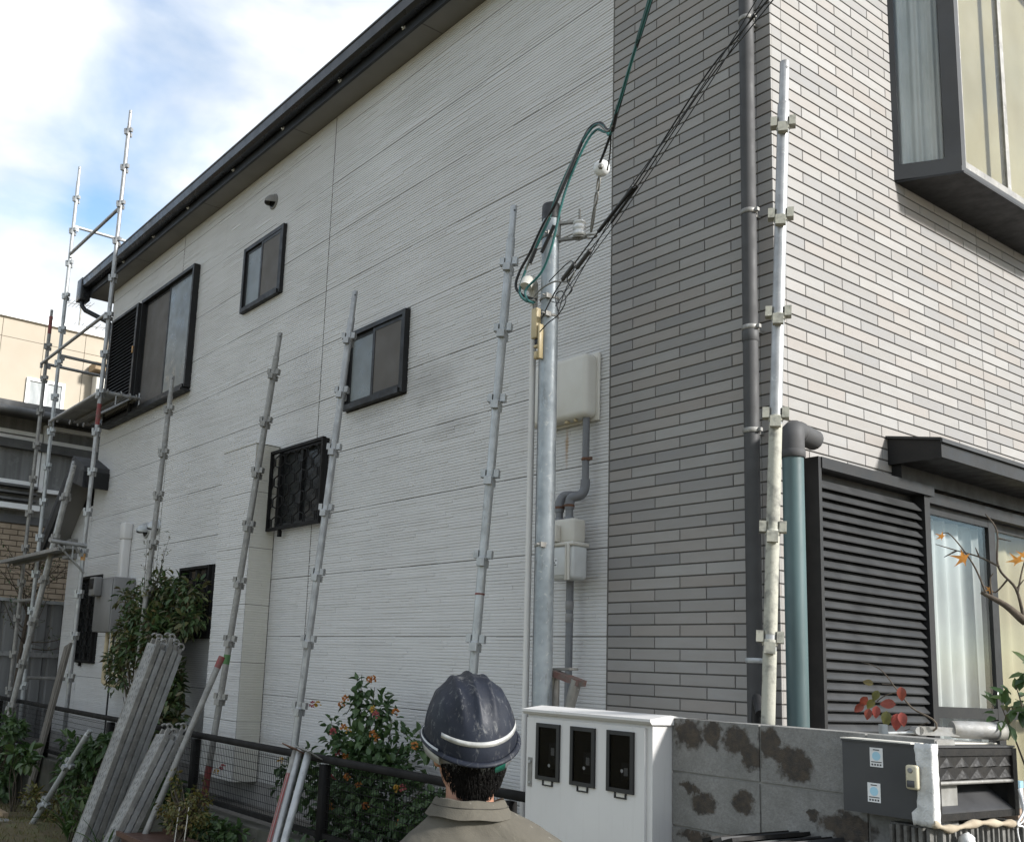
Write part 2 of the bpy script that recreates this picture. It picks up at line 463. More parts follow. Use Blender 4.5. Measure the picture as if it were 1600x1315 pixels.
# ground floor extension past the upper storey
mb = MB(); mb.box((-10.04, .010, .62), (-9.315, 3.0, 3.45))
obj('extension_wall', mb, M['siding'], house)
mb = MB(); mb.box((-10.03, -.004, .62), (-.02, .008, .80))
obj('foundation', mb, M['foundation'], house)

# ---- ribbed siding boards
LONG_HOLES = [(-9.0, -6.66, 4.39, 5.69), (-5.575, -4.812, 4.86, 5.49), (-3.65, -2.876, 3.58, 4.18), (-4.60, -3.87, 2.78, 3.42), (-6.42, -5.73, 1.91, 2.56), (-9.35, -8.70, 1.62, 2.61)]
rs = random.Random(5)
def siding_board(x0, x1, z0, z1, ybase=0.004, holes=LONG_HOLES, parent=house, mat=None, name='siding_board', n0=24, fn=None):
    mb = MB()
    P = fn or (lambda u, d, z: (u, ybase - d, z))
    pitch = .455 / n0
    n = max(1, int(round((z1 - z0) / pitch)))
    def cuts(a, b, za, zb):
        iv = [(a, b)]
        for h in holes:
            if h[2] < zb and h[3] > za:
                nv = []
                for (p, q) in iv:
                    if h[1] <= p or h[0] >= q: nv.append((p, q)); continue
                    if h[0] > p: nv.append((p, h[0]))
                    if h[1] < q: nv.append((h[1], q))
                iv = nv
        return iv
    for (a, b) in cuts(x0, x1, z0, z1) or []:
        pass
    # backing sheet in rib-high strips so that it follows the openings
    skip = False
    for i in range(n):
        za = z0 + i * (z1 - z0) / n; zb = z0 + (i + 1) * (z1 - z0) / n
        for (a, b) in cuts(x0, x1, za + .001, zb - .001):
            mb.quad(P(a, 0, za), P(b, 0, za), P(b, 0, zb), P(a, 0, zb))
            u = a
            while u < b - 1e-4:
                l = rs.choice((.09, .15, .22, .30, .42, .6)) * rs.uniform(.8, 1.2)
                w = min(u + l, b)
                if b - w < .05: w = b
                d = rs.choice((.0026, .0031, .0036, .0041, .0052))
                tl = .0017 if rs.random() < .82 else -.0018      # a few neighbouring ribs run together into a smooth band
                lo_, hi_ = za + .0018, zb - tl
                p = [P(u, 0, lo_), P(w, 0, lo_), P(w, 0, hi_), P(u, 0, hi_), P(u + .0008, d, lo_ + .0012), P(w - .0008, d, lo_ + .0012), P(w - .0008, d, hi_ - .0028), P(u + .0008, d, hi_ - .0028)]
                mb.add(p, [(4, 5, 6, 7), (0, 1, 5, 4), (3, 7, 6, 2), (0, 4, 7, 3), (1, 2, 6, 5)])
                u = w
    return obj(name, mb, mat or M['siding'], parent)
cols = [(-9.30, -7.130), (-7.121, -4.068), (-4.059, -1.004)]
rows = []
for r8 in range(-7, 7):
    zt = HZ0 - r8 * 8 * HC; zb = zt - 8 * HC
    zt, zb = min(zt, EAVE), max(zb, .80)
    if zt - zb > .03: rows.append((zb + .0022, zt - .0022))
for (x0, x1) in cols:
    for (zb, zt) in rows: siding_board(x0, x1, zb, zt)
for (zb, zt) in rows:
    if zb < 3.4: siding_board(-10.04, -9.309, zb, min(zt, 3.47))
for x in (-7.1255, -4.0635, -1.0005):
    mb = MB(); mb.box((x - .0042, .0085, .8), (x + .0042, .0005, EAVE - .002)); obj('sealant_joint', mb, M['siding_gap'], house)

# ---- siding clad pipe chase standing proud of the wall
ch = MB(); ch.box((-5.26, -.213, .80), (-4.66, .003, 3.468))
chase = obj('pipe_chase', ch, M['siding_gap'], house)
for (zb, zt) in [(zz, min(zz + .451, 3.465)) for zz in [.80 + .455 * i for i in range(6)]]:
    siding_board(-5.26, -4.661, zb, zt, ybase=-.214, holes=[], parent=chase, name='chase_board')
    siding_board(-.213, -.006, zb, zt, holes=[], parent=chase, name='chase_side_board', mat=M['chase_siding'], fn=lambda u, d, z: (-4.659 + d * .6, u, z))
mb = MB(); mb.box((-5.263, -.222, 3.4685), (-4.652, .0, 3.473)); obj('chase_cap', mb, M['chase_siding'], chase)

# ---- grey brick tiles on the corner
_bm = {}
def brick_mesh(l, h):
    k = (round(l, 3), round(h, 4))
    if k not in _bm:
        me = bpy.data.meshes.new('brick')
        c, d = .0014, .010
        v = [(0, 0, 0), (l, 0, 0), (l, 0, h), (0, 0, h), (0, -d + c, 0), (l, -d + c, 0), (l, -d + c, h), (0, -d + c, h),
             (c, -d, c), (l - c, -d, c), (l - c, -d, h - c), (c, -d, h - c)]
        f = [(0, 1, 5, 4), (1, 2, 6, 5), (2, 3, 7, 6), (3, 0, 4, 7), (4, 5, 9, 8), (5, 6, 10, 9), (6, 7, 11, 10), (7, 4, 8, 11), (8, 9, 10, 11)]
        me.from_pydata(v, [], f); me.materials.append(M['brick'])
        _bm[k] = me
    return _bm[k]
bricks = []          # (face, u0, u1, z0, z1)
for i in range(-51, 47):
    zt = HZ0 - i * HC - .0034; zb = HZ0 - (i + 1) * HC + .0034
    if zt > EAVE or zb < .80: continue
    par = i % 2
    e = [-.9955] + [-HW + k * HH for k in range(1, 6) if k % 2 == par] + [-.0800, 0.0]
    for a, b in zip(e, e[1:]):
        g0 = .0025 if a > -.99 else 0
        if a == -.08: g0 = .001
        g1 = .0025 if b < -.09 else (.001 if b < 0 else 0)
        bricks.append(('d', a + g0, b - g1, zb, zt))
    # front: corner piece, then columns
    e = [.0105, .0883] + [.0883 + k * HH for k in range(1, 30) if k % 2 == par or k in (12, 24)]
    segs = [(a + (.001 if a < .09 else .0025), b - (.001 if b < .09 else .0025)) for a, b in zip(e, e[1:])]
    segs[0] = (.0105, .0873)
    for h in ((FRONT_WIN[0] - .94, FRONT_WIN[1] + .06, .8, 2.715), (BAY[0] + .02, BAY[1] - .02, BAY[2] + .02, 6.1)):
        if h[2] < zt and h[3] > zb:
            ns = []
            for (p, q) in segs:
                if h[1] <= p or h[0] >= q: ns.append((p, q)); continue
                if h[0] > p + .01: ns.append((p, h[0]))
                if h[1] < q - .01: ns.append((h[1], q))
            segs = ns
    bricks += [('f', a, b, zb, zt) for a, b in segs if b - a > .012]
def brick_area(b):
    f, a, c, z0, z1 = b
    pts = []
    for (uu, z) in ((a, z0), (c, z0), (c, z1), (a, z1)):
        p = Vector((uu, 0, z)) if f == 'd' else Vector((0, uu, z))
        d = p - cam.matrix_world.translation
        zc = d.dot(_f)
        pts.append((619.4 + 1586.9 * d.dot(_r) / zc, 767.5 - 1586.9 * d.dot(_u) / zc))
    cx = sum(p[0] for p in pts) / 4; cy = sum(p[1] for p in pts) / 4
    if not (0 < cx < 1600 and 0 < cy < 1125): return 0
    if f == 'f' and cx > 1395 and cy < 280: return 0
    s = 0
    for i in range(4):
        x0, y0 = pts[i]; x1, y1 = pts[(i + 1) % 4]; s += x0 * y1 - x1 * y0
    return abs(s) / 2
bricks.sort(key=brick_area, reverse=True)
hl = Vector(house.location)
for (f, a, b, z0, z1) in bricks[:300]:
    o = link('brick', brick_mesh(b - a, z1 - z0), None, house)
    p = Vector((a, .010, z0)) if f == 'd' else Vector((-.010, a, z0))
    if f == 'f': o.rotation_euler.z = math.pi / 2
    o.location = p - hl
mb = MB()
for (f, a, b, z0, z1) in bricks[300:]:
    me = brick_mesh(b - a, z1 - z0)
    vs = [v.co for v in me.vertices]
    vs = [(a + v.x, .010 + v.y, z0 + v.z) for v in vs] if f == 'd' else [(-.010 - v.y, a + v.x, z0 + v.z) for v in vs]
    mb.add(vs, [tuple(p.vertices) for p in me.polygons])
o = obj('brick_field', mb, M['brick'], house); o['kind'] = 'stuff'

# ---- eaves, roof, gutter
mb = MB(); mb.box((-9.75, -.188, EAVE), (.30, .30, EAVE + .012)); sof = obj('soffit', mb, M['soffit'], house)
mb = MB()
for x in (-8.1, -6.28, -4.46, -2.64, -.82): mb.box((x - .003, -.186, EAVE - .002), (x + .003, -.001, EAVE - .0003))
obj('soffit_joint', mb, M['joint'], sof)
mb = MB(); mb.box((-9.76, -.212, EAVE - .012), (.31, -.189, 6.33)); obj('fascia', mb, M['fascia'], house)
mb = MB()
prof = [(-.216, 6.335), (-.216, 6.235), (-.232, 6.222), (-.285, 6.222), (-.312, 6.245), (-.318, 6.318), (-.326, 6.326), (-.326, 6.338), (-.310, 6.338), (-.304, 6.25), (-.28, 6.236), (-.228, 6.236), (-.222, 6.335)]
mb.prism([(-9.70, y, z) for y, z in prof], (10.0, 0, 0))
gut = obj('gutter', mb, M['gutter'], house, fix=True)
for x in (-8.42, -7.507, -6.589, -5.555, -4.6, -3.678, -2.82, -1.9, -.95):
    mb = MB(); mb.box((x - .016, -.2165, 6.206), (x + .016, -.2125, 6.228)); mb.tube([(x, -.216, 6.217), (x + .004, -.232, 6.211)], .006, 6)
    obj('bracket_clip', mb, M['porcelain'], gut)
mb = MB(); mb.rbox((-9.78, -.33, 6.07), (-9.60, -.20, 6.36), .012); obj('hopper', mb, M['gutter'], gut)
mb = MB(); mb.tube([(-9.69, -.27, 6.10), (-9.69, -.27, 6.02), (-9.66, -.23, 5.96), (-9.43, .00, 5.80), (-9.38, .03, 5.74), (-9.37, .04, 5.5), (-9.37, .04, 4.1)], .030, 12); obj('corner_downpipe', mb, M['gutter'], gut)
mb = MB()
mb.prism([(-9.80, -.30, 6.345), (-9.80, -.26, 6.372), (-9.80, 3.5, 7.99), (-9.80, 7.3, 6.372), (-9.80, 7.34, 6.345), (-9.80, 3.5, 7.94)], (10.2, 0, 0))
obj('roof', mb, M['roof'], house, fix=True)
mb = MB(); mb.prism([(-9.30, .01, EAVE), (-9.30, 7.0, EAVE), (-9.30, 3.5, 7.93)], (.02, 0, 0)); mb.prism([(-.04, .01, EAVE), (-.04, 7.0, EAVE), (-.04, 3.5, 7.93)], (.02, 0, 0))
obj('gable_wall', mb, M['siding'], house, fix=True)
# small roof over the ground floor extension
mb = MB()
pr = [(-8.83, 3.845), (-9.29, 4.03), (-10.32, 3.10), (-10.36, 3.03), (-10.28, 3.03), (-9.29, 3.93), (-8.83, 3.78)]
mb.prism([(x, -.30, z) for x, z in pr], (0, 3.3, 0)); lowroof = obj('extension_roof', mb, M['roof'], house, fix=True)
mb = MB(); bg = [(-8.84, 3.78), (-9.29, 3.945), (-10.30, 3.03), (-10.28, 2.86), (-9.29, 3.72), (-8.84, 3.60)]
mb.prism([(x, -.298, z) for x, z in bg], (0, .03, 0)); obj('barge_board', mb, M['fascia'], lowroof, fix=True)
mb = MB(); mb.box((-8.845, -.268, 3.60), (-8.815, .0, 3.79)); obj('end_fascia', mb, M['dark_alu'], lowroof)
mb = MB(); mb.add([(-8.85, -.267, 3.68), (-8.85, 0, 3.68), (-9.29, 0, 3.86), (-9.29, -.267, 3.86), (-10.2, 0, 3.0), (-10.2, -.267, 3.0)], [(0, 1, 2, 3), (3, 2, 4, 5)]); obj('extension_soffit', mb, M['soffit'], lowroof)
mb = MB(); mb.box((-9.95, -.08, 2.95), (-9.75, .0, 3.10)); mb.box((-9.98, -.1, 2.86), (-9.72, .0, 2.95)); obj('soffit_block', mb, M['soffit'], lowroof)

# ---- windows on the long wall
def long_window(x0, x1, z0, z1, pr, split, kinds, name='window', fwid=.034, label=None):
    mb = MB()
    mb.box((x0, -pr, z0), (x0 + fwid, .05, z1)); mb.box((x1 - fwid, -pr, z0), (x1, .05, z1))
    mb.box((x0 + fwid, -pr + .002, z1 - fwid), (x1 - fwid, .05, z1)); mb.box((x0 + fwid, -pr - .012, z0 - .004), (x1 - fwid, .05, z0 + fwid))
    w = obj(name, mb, M['dark_alu'], house)
    if label: w['label'] = label
    xs = x0 + (x1 - x0) * split
    for n, (a, b, y) in enumerate(((x0 + fwid, xs + .016, -.008), (xs - .016, x1 - fwid, -.0225))):
        mb = MB(); t = .030; zz0, zz1 = z0 + fwid, z1 - fwid
        mb.box((a + .001, y - .007, zz0), (a + t, y + .007, zz1)); mb.box((b - t, y - .007, zz0), (b - .001, y + .007, zz1))
        mb.box((a + t, y - .006, zz0 + .001), (b - t, y + .006, zz0 + t)); mb.box((a + t, y - .006, zz1 - t), (b - t, y + .006, zz1 - .001))
        s = obj('sash', mb, M['dark_alu'], w)
        mb = MB(); mb.box((a + t, y - .003, zz0 + t), (b - t, y + .003, zz1 - t))
        obj('insect_screen' if kinds[n] == 'screen' else 'pane', mb, M[kinds[n]], w)
    mb = MB(); mb.box((x0 + .01, .040, z0 + .01), (x1 - .01, .049, z1 - .01)); obj('window_back', mb, M['room'], w)
    return w
w1 = long_window(-8.10, -6.655, 4.39, 5.69, .068, .52, ('screen', 'frosted'), label='wide upstairs sliding window with louvred shutter box')
# louvred shutter box beside it
mb = MB(); X0, X1, Z0_, Z1_ = -8.98, -8.11, 4.37, 5.665; SB = .10
for a, b in (((X0, -SB, Z0_), (X0 + .03, -.002, Z1_)), ((X1 - .05, -SB, Z0_), (X1, -.002, Z1_)), ((X0 + .03, -SB + .001, Z1_ - .03), (X1 - .05, -.002, Z1_)), ((X0 + .03, -SB + .001, Z0_), (X1 - .05, -.002, Z0_ + .03)), ((X0 + .02, -.045, Z0_ + .02), (X1 - .04, -.04, Z1_ - .02))): mb.box(a, b)
sh = obj('shutter_box', mb, M['dark_alu'], house)
mb = MB(); n = 30
for i in range(n):
    z = Z0_ + .035 + i * (Z1_ - Z0_ - .07) / n; h = (Z1_ - Z0_ - .07) / n
    mb.prism([(X0 + .03, -.094, z), (X0 + .03, -.084, z), (X0 + .03, -.056, z + h * .8), (X0 + .03, -.066, z + h * .86)], (X1 - X0 - .08, 0, 0))
o = obj('louvre_slats', mb, M['dark_alu_grey'], sh, fix=True); o['kind'] = 'stuff'
mb = MB(); mb.rbox((-8.165, -.112, 5.08), (-8.14, -.1005, 5.16), .004); obj('orange_latch', mb, M['paint_orange'], sh)
mb = MB(); mb.box((-8.98, -.115, 4.345), (-6.64, -.01, 4.368)); obj('shutter_rail', mb, M['dark_alu'], sh)
long_window(-5.575, -4.812, 4.862, 5.488, .035, .48, ('frosted', 'screen'), label='small upstairs sliding window under the round vent hood')
w3 = long_window(-3.65, -2.876, 3.582, 4.178, .044, .48, ('frosted', 'screen'), label='small sliding window with wire glass beside a scaffold pole')

def lattice(x0, x1, z0, z1, y, w, nbar, parent):
    """wavy bars whose waves meet their neighbours, as in a honeycomb window grille"""
    pitch = (x1 - x0) / nbar
    cell = pitch * 1.9
    for i in range(nbar + 1):
        mb = MB(); pts = []; z = z0; k = 0
        while z < z1 - .005:
            s = 1 if (i + k) % 2 == 0 else -1
            off = pitch * .40 * s
            for dz, o_ in ((.06, off * .9), (.44, off * .9)):
                zz = z + dz * cell
                if zz < z1: pts.append((min(max(x0 + i * pitch + o_, x0), x1), y, zz))
            z += .5 * cell; k += 1
        if len(pts) > 1:
            for a, b in zip(pts, pts[1:]): mb.tube([a, b], .0055, 5)
            obj('bar', mb, M['black_metal'], parent)
def grille(x0, x1, z0, z1, y, nbar, wall, label=None):
    mb = MB()
    for a, b in (((x0, y - .014, z0), (x0 + .024, y + .014, z1)), ((x1 - .024, y - .014, z0), (x1, y + .014, z1)), ((x0 + .024, y - .013, z1 - .024), (x1 - .024, y + .013, z1)), ((x0 + .024, y - .013, z0), (x1 - .024, y + .013, z0 + .024))): mb.box(a, b)
    for xx in (x0 + .1, x1 - .1):
        for zz in (z0 + .01, z1 - .02): mb.box((xx, y + .014, zz), (xx + .02, .03, zz + .012))
    mb.box((x0 + .16, y + .0145, z0 - .05), (x0 + .19, y + .04, z0 - .001))
    g = obj('window_grille', mb, M['black_metal'], house)
    if label: g['label'] = label
    lattice(x0 + .024, x1 - .024, z0 + .02, z1 - .02, y, .4, nbar, g)
    mb = MB(); mb.box((wall[0], -.006, wall[2]), (wall[1], .009, wall[3])); p = obj('dark_window_pane', mb, M['dark_pane'], g)
    mb = MB()
    for a, b in (((wall[0], -.03, wall[2]), (wall[0] + .035, -.0065, wall[3])), ((wall[1] - .035, -.03, wall[2]), (wall[1], -.0065, wall[3])), ((wall[0] + .035, -.029, wall[3] - .035), (wall[1] - .035, -.0065, wall[3])), ((wall[0] + .035, -.029, wall[2]), (wall[1] - .035, -.0065, wall[2] + .035)), (((wall[0] + wall[1]) / 2 - .02, -.028, wall[2] + .035), ((wall[0] + wall[1]) / 2 + .02, -.0065, wall[3] - .035))): mb.box(a, b)
    obj('window_frame', mb, M['dark_alu'], g)
grille(-4.665, -3.825, 2.757, 3.415, -.07, 9, (-4.60, -3.87, 2.78, 3.42), 'black honeycomb grille standing proud of a dark window')
grille(-6.40, -5.735, 1.92, 2.555, -.045, 7, (-6.42, -5.73, 1.91, 2.56))
grille(-9.34, -8.71, 1.63, 2.605, -.045, 7, (-9.35, -8.70, 1.62, 2.61))

# ---- vents and covers on the long wall
def hood(x, z, r, name='vent_hood', mat='heater', dirx=-.25):
    mb = MB(); mb.lathe((x, .0, z), (0, -1, 0), [(r * 1.15, 0), (r * 1.15, .008), (r * 1.0, .012)], 18)
    v = obj(name, mb, M[mat], house)
    mb = MB(); n, k = 14, 8; vs = []
    for i in range(k + 1):
        a = math.pi * .5 * i / k
        for j in range(n + 1):
            b = -.12 * math.pi + (1.24 * math.pi) * j / n
            vs.append((x + r * math.cos(b) * math.cos(a * .96), -.012 - r * 1.25 * math.sin(a), z + r * math.sin(b) * math.cos(a * .96) + (-.2 * r * math.sin(a))))
    mb.add(vs, [(i * (n + 1) + j, i * (n + 1) + j + 1, (i + 1) * (n + 1) + j + 1, (i + 1) * (n + 1) + j) for i in range(k) for j in range(n)], True)
    obj('hood_shell', mb, M[mat], v)
    mb = MB(); mb.lathe((x, -.0122, z), (0, -1, 0), [(r * .9, 0), (r * .9, .002)], 16); obj('vent_opening', mb, M['dark_pane'], v)
hood(-5.10, 5.80, .062, mat='soffit'); hood(-7.49, 3.02, .075, mat='galv_new'); hood(-7.20, 3.03, .075, mat='galv_new')
mb = MB(); mb.rbox((-8.0, -.09, 2.3), (-7.90, .0, 3.02), .012); mb.rbox((-8.015, -.10, 2.95), (-7.885, .0, 3.13), .016)
obj('pipe_cover', mb, M['white_metal'], house)

# ---- downpipe on the brick tiles
mb = MB(); mb.tube([(-.072, -.082, 6.2), (-.072, -.082, 1.05)], .0335, 18); dp = obj('downpipe', mb, M['grey_pvc'], house)
for px, py in ((1166, 20), (1173, 328), (1176, 515), (1181, 672), (1184, 1030)):
    z = {20: 4.842, 328: 3.859, 515: 3.300, 672: 2.823, 1030: 1.816}[py]
    mb = MB(); mb.lathe((-.072, -.082, z - .011), (0, 0, 1), [(.036, 0), (.039, .004), (.039, .018), (.036, .022)], 18); mb.box((-.0375, -.09, z - .008), (-.020, -.074, z + .008)); mb.box((-.078, -.046, z - .008), (-.066, .0, z + .008))
    obj('pipe_band', mb, M['galv_old'] if py != 1030 else M['galv_new'], dp)
mb = MB(); mb.lathe((-.072, -.082, 3.235), (0, 0, 1), [(.0345, 0), (.037, .005), (.037, .05), (.0345, .055)], 18); obj('pipe_socket', mb, M['grey_pvc'], dp)
mb = MB(); mb.tube([(-.06, -.10, 1.50), (-.05, -.11, 1.60), (-.015, -.15, 1.66), (.03, -.19, 1.60)], .020, 10); obj('spout', mb, M['cable_black'], dp)

# ---- front: shutter box with louvres
mb = MB(); y0, y1, z0, z1 = .175, 1.135, .90, 2.728
for a, b in (((.0, y0, z0), (.085, y0 + .022, z1)), ((.0, y1 - .05, z0), (.075, y1, z1 - .035)), ((.0, y0 + .022, z1 - .05), (.090, y1 + .02, z1)), ((.0, y0 + .022, z0), (.08, y1 - .05, z0 + .04)), ((.002, y0 + .022, z0 + .04), (.012, y1 - .05, z1 - .05))): mb.box(a, b)
fsh = obj('front_shutter_box', mb, M['dark_alu'], house)
fsh['label'] = 'tall louvred shutter box beside the ground floor window'
sp = .0445; n = int((z1 - .075 - z0 - .05) / sp)
sm = bpy.data.meshes.new('slat')
_y = y1 - .052 - (y0 + .026)
pf = [(.044, 0), (.060, -.004), (.062, .002), (.030, .040), (.020, .0405), (.020, .032)]
k = len(pf)
sm.from_pydata([(x, 0, z) for x, z in pf] + [(x, _y, z) for x, z in pf], [], [tuple(range(k)), tuple(reversed(range(k, 2 * k)))] + [((i + 1) % k, i, i + k, (i + 1) % k + k) for i in range(k)])
sm.materials.append(M['dark_alu_grey'])
for i in range(n):
    o = link('slat', sm, None, fsh); o.location = Vector((0, y0 + .026, z0 + .055 + i * sp)) - wloc(fsh)

# ---- front: ground floor sliding window
mb = MB(); y0, y1, z0, z1 = 1.14, 3.10, 1.00, 2.70
for a, b in (((-.06, y0, z0), (.045, y0 + .05, z1 - .045)), ((-.06, y1 - .05, z0), (.045, y1, z1 - .045)), ((-.06, y0, z1 - .045), (.055, y1, z1 + .012)), ((-.06, y0 + .05, z0), (.05, y1 - .05, z0 + .05))): mb.box(a, b)
fw_ = obj('front_sliding_window', mb, M['dark_alu'], house)
for (a, b, x) in ((1.192, 1.900, .012), (1.830, 3.048, -.018)):
    mb = MB()
    for p, q in (((x - .013, a, z0 + .05), (x + .013, a + .035, z1 - .046)), ((x - .013, b - .07, z0 + .05), (x + .013, b, z1 - .046)), ((x - .012, a + .035, z1 - .09), (x + .012, b - .07, z1 - .046)), ((x - .012, a + .035, 1.600), (x + .012, b - .07, 1.655)), ((x - .012, a + .035, z0 + .051), (x + .012, b - .07, z0 + .1))): mb.box(p, q)
    obj('sash', mb, M['dark_alu'], fw_)
    for (za, zb) in ((1.655, z1 - .09), (z0 + .1, 1.600)):
        mb = MB(); mb.box((x - .003, a + .035, za), (x + .003, b - .07, zb)); obj('pane', mb, M['glass'], fw_)
def curtain(name, y0, y1, x, z0, z1, mat, parent, amp=.022, wl=.085, seed=1):
    mb = MB(); n = int((y1 - y0) / wl * 14); vs = []; rr = random.Random(seed); ph = [rr.uniform(-.6, .6) for _ in range(8)]
    for i in range(n + 1):
        y = y0 + (y1 - y0) * i / n
        d = amp * math.sin(2 * math.pi * (y - y0) / wl + ph[0] + .9 * math.sin(9 * y + ph[1]))
        vs += [(x + d * .75, y, z1), (x + d, y, (z0 + z1) / 2), (x + d * 1.1, y, z0)]
    mb.add(vs, [(3 * i + j, 3 * i + j + 1, 3 * i + 4 + j, 3 * i + 3 + j) for i in range(n) for j in (0, 1)], True)
    return obj(name, mb, M[mat], parent)
curtain('lace_curtain', 1.17, 2.02, -.085, 1.02, 2.62, 'curtain_white', fw_, .02, .12)
curtain('beige_curtain', 1.98, 3.08, -.13, 1.02, 2.64, 'curtain_beige', fw_, .012, .16, 4)
mb = MB(); mb.add([(-.062, 1.10, .98), (-.062, 3.14, .98), (-.062, 3.14, 2.74), (-.062, 1.10, 2.74), (-1.6, 1.10, .98), (-1.6, 3.14, .98), (-1.6, 3.14, 2.74), (-1.6, 1.10, 2.74)], [(0, 1, 5, 4), (1, 2, 6, 5), (2, 3, 7, 6), (3, 0, 4, 7), (4, 5, 6, 7)])
obj('living_room', mb, M['room'], fw_)
# canopy over it
mb = MB(); mb.prism([(.0005, .90, 2.955), (.255, .90, 2.905), (.262, .90, 2.895), (.262, .90, 2.815), (.250, .90, 2.812), (.0005, .90, 2.812)], (0, 2.6, 0))
can = obj('window_canopy', mb, M['dark_alu'], house, fix=True)
mb = MB(); mb.prism([(.0006, .886, 2.9565), (.268, .886, 2.9075), (.276, .886, 2.899), (.276, .886, 2.884), (.266, .886, 2.884), (.266, .886, 2.896), (.0006, .886, 2.945)], (0, 2.63, 0)); obj('canopy_flashing', mb, M['dark_alu_grey'], can, fix=True)
mb = MB(); mb.box((.0005, .93, 2.735), (.05, 3.3, 2.8115)); obj('canopy_backboard', mb, M['dark_alu'], can)

# ---- front: bay window with canted sides
A_, B_ = Vector((.0, 1.063, 0)), Vector((.267, 1.230, 0)); C_, D_ = Vector((.267, 2.583, 0)), Vector((.0, 2.75, 0))
zb, zt = 4.372, 5.95
def pan(mb, p, q, s0, s1, z0, z1, t=.03, out=0.0):
    d = (q - p).normalized(); nn = Vector((d.y, -d.x, 0))
    L_ = (q - p).length; a = p + d * s0; b = p + d * s1
    mb.add([a + nn * out + Vector((0, 0, z0)), b + nn * out + Vector((0, 0, z0)), b - nn * (t - out) + Vector((0, 0, z0)), a - nn * (t - out) + Vector((0, 0, z0)),
            a + nn * out + Vector((0, 0, z1)), b + nn * out + Vector((0, 0, z1)), b - nn * (t - out) + Vector((0, 0, z1)), a - nn * (t - out) + Vector((0, 0, z1))],
           [(0, 3, 2, 1), (4, 5, 6, 7), (0, 1, 5, 4), (1, 2, 6, 5), (2, 3, 7, 6), (3, 0, 4, 7)])
mb = MB()
mb.prism([A_ + Vector((.001, .0, zb)), B_ + Vector((0, 0, zb)), C_ + Vector((0, 0, zb)), D_ + Vector((.001, 0, zb))], (0, 0, .035))
mb.prism([A_ + Vector((.001, .0, zt)), B_ + Vector((0, 0, zt)), C_ + Vector((0, 0, zt)), D_ + Vector((.001, 0, zt))], (0, 0, .08))
Ls = (B_ - A_).length; Lf = (C_ - B_).length
for (p, q) in ((A_, B_), (C_, D_)):
    flip = p is C_
    pan(mb, p, q, .0 if not flip else .045, .028 if not flip else .09, zb + .035, zt); pan(mb, p, q, Ls - .075 if not flip else Ls - .028, Ls, zb + .035, zt)
    pan(mb, p, q, .028 if not flip else .09, Ls - .075 if not flip else Ls - .028, zb + .035, zb + .085); pan(mb, p, q, .028 if not flip else .09, Ls - .075 if not flip else Ls - .028, zt - .06, zt)
pan(mb, B_, C_, .004, .045, zb + .035, zt, .05); pan(mb, B_, C_, Lf - .045, Lf - .004, zb + .035, zt, .05)
bay = obj('bay_window', mb, M['dark_alu_grey'], house, fix=True)
bay['label'] = 'upstairs bay window with canted side pane and beige blind'
mb = MB(); pan(mb, B_, C_, .045, Lf - .045, zb + .035, zb + .075, .045, -.003); pan(mb, B_, C_, .045, Lf - .045, zt - .05, zt, .045, -.003)
pan(mb, B_, C_, .045, .066, zb + .075, zt - .05, .03, -.006); pan(mb, B_, C_, .52, .56, zb + .075, zt - .05, .03, -.006); pan(mb, B_, C_, Lf - .066, Lf - .045, zb + .075, zt - .05, .03, -.006)
obj('bay_sash', mb, M['galv_old'], bay, fix=True)
mb = MB(); mb.prism([A_ + Vector((.002, .01, zb - .012)), B_ + Vector((.012, -.008, zb - .012)), C_ + Vector((.012, 0, zb - .012)), D_ + Vector((.002, 0, zb - .012))], (0, 0, .0118)); obj('bay_underside', mb, M['dark_alu'], bay, fix=True)
for (p, q, s0, s1, z0, z1) in ((A_, B_, .028, Ls - .075, zb + .085, zt - .06), (C_, D_, .09, Ls - .028, zb + .085, zt - .06), (B_, C_, .066, .52, zb + .075, zt - .05), (B_, C_, .56, Lf - .066, zb + .075, zt - .05)):
    mb = MB(); pan(mb, p, q, s0, s1, z0, z1, .005, -.012); obj('pane', mb, M['glass'], bay, fix=True)
# curtains inside the bay
mb = MB(); n = 60; vs = []
for i in range(n + 1):
    s = i / n; p = A_ + (B_ - A_) * s + Vector((-.055, .075, 0)); d = .012 * math.sin(s * 24) + .006 * math.sin(s * 61)
    for z, k in ((zt - .02, .7), (5.1, 1.), (zb + .11, 1.3)): vs.append(p + Vector((-.5, .85, 0)) * d * k + Vector((0, 0, z)))
mb.add(vs, [(3 * i + j, 3 * i + j + 1, 3 * i + 4 + j, 3 * i + 3 + j) for i in range(n) for j in (0, 1)], True); obj('bay_lace_curtain', mb, M['bay_lace'], bay)
curtain('bay_blind', 1.25, 2.56, .175, zb + .06, zt - .02, 'curtain_beige', bay, .004, .3, 9)
mb = MB(); mb.add([(.0, 1.08, zb + .036), (.0, 2.73, zb + .036), (.0, 2.73, zt), (.0, 1.08, zt), (-1.5, 1.08, zb + .036), (-1.5, 2.73, zb + .036), (-1.5, 2.73, zt), (-1.5, 1.08, zt)], [(0, 1, 5, 4), (1, 2, 6, 5), (2, 3, 7, 6), (3, 0, 4, 7), (4, 5, 6, 7)])
obj('upstairs_room', mb, M['room'], bay)

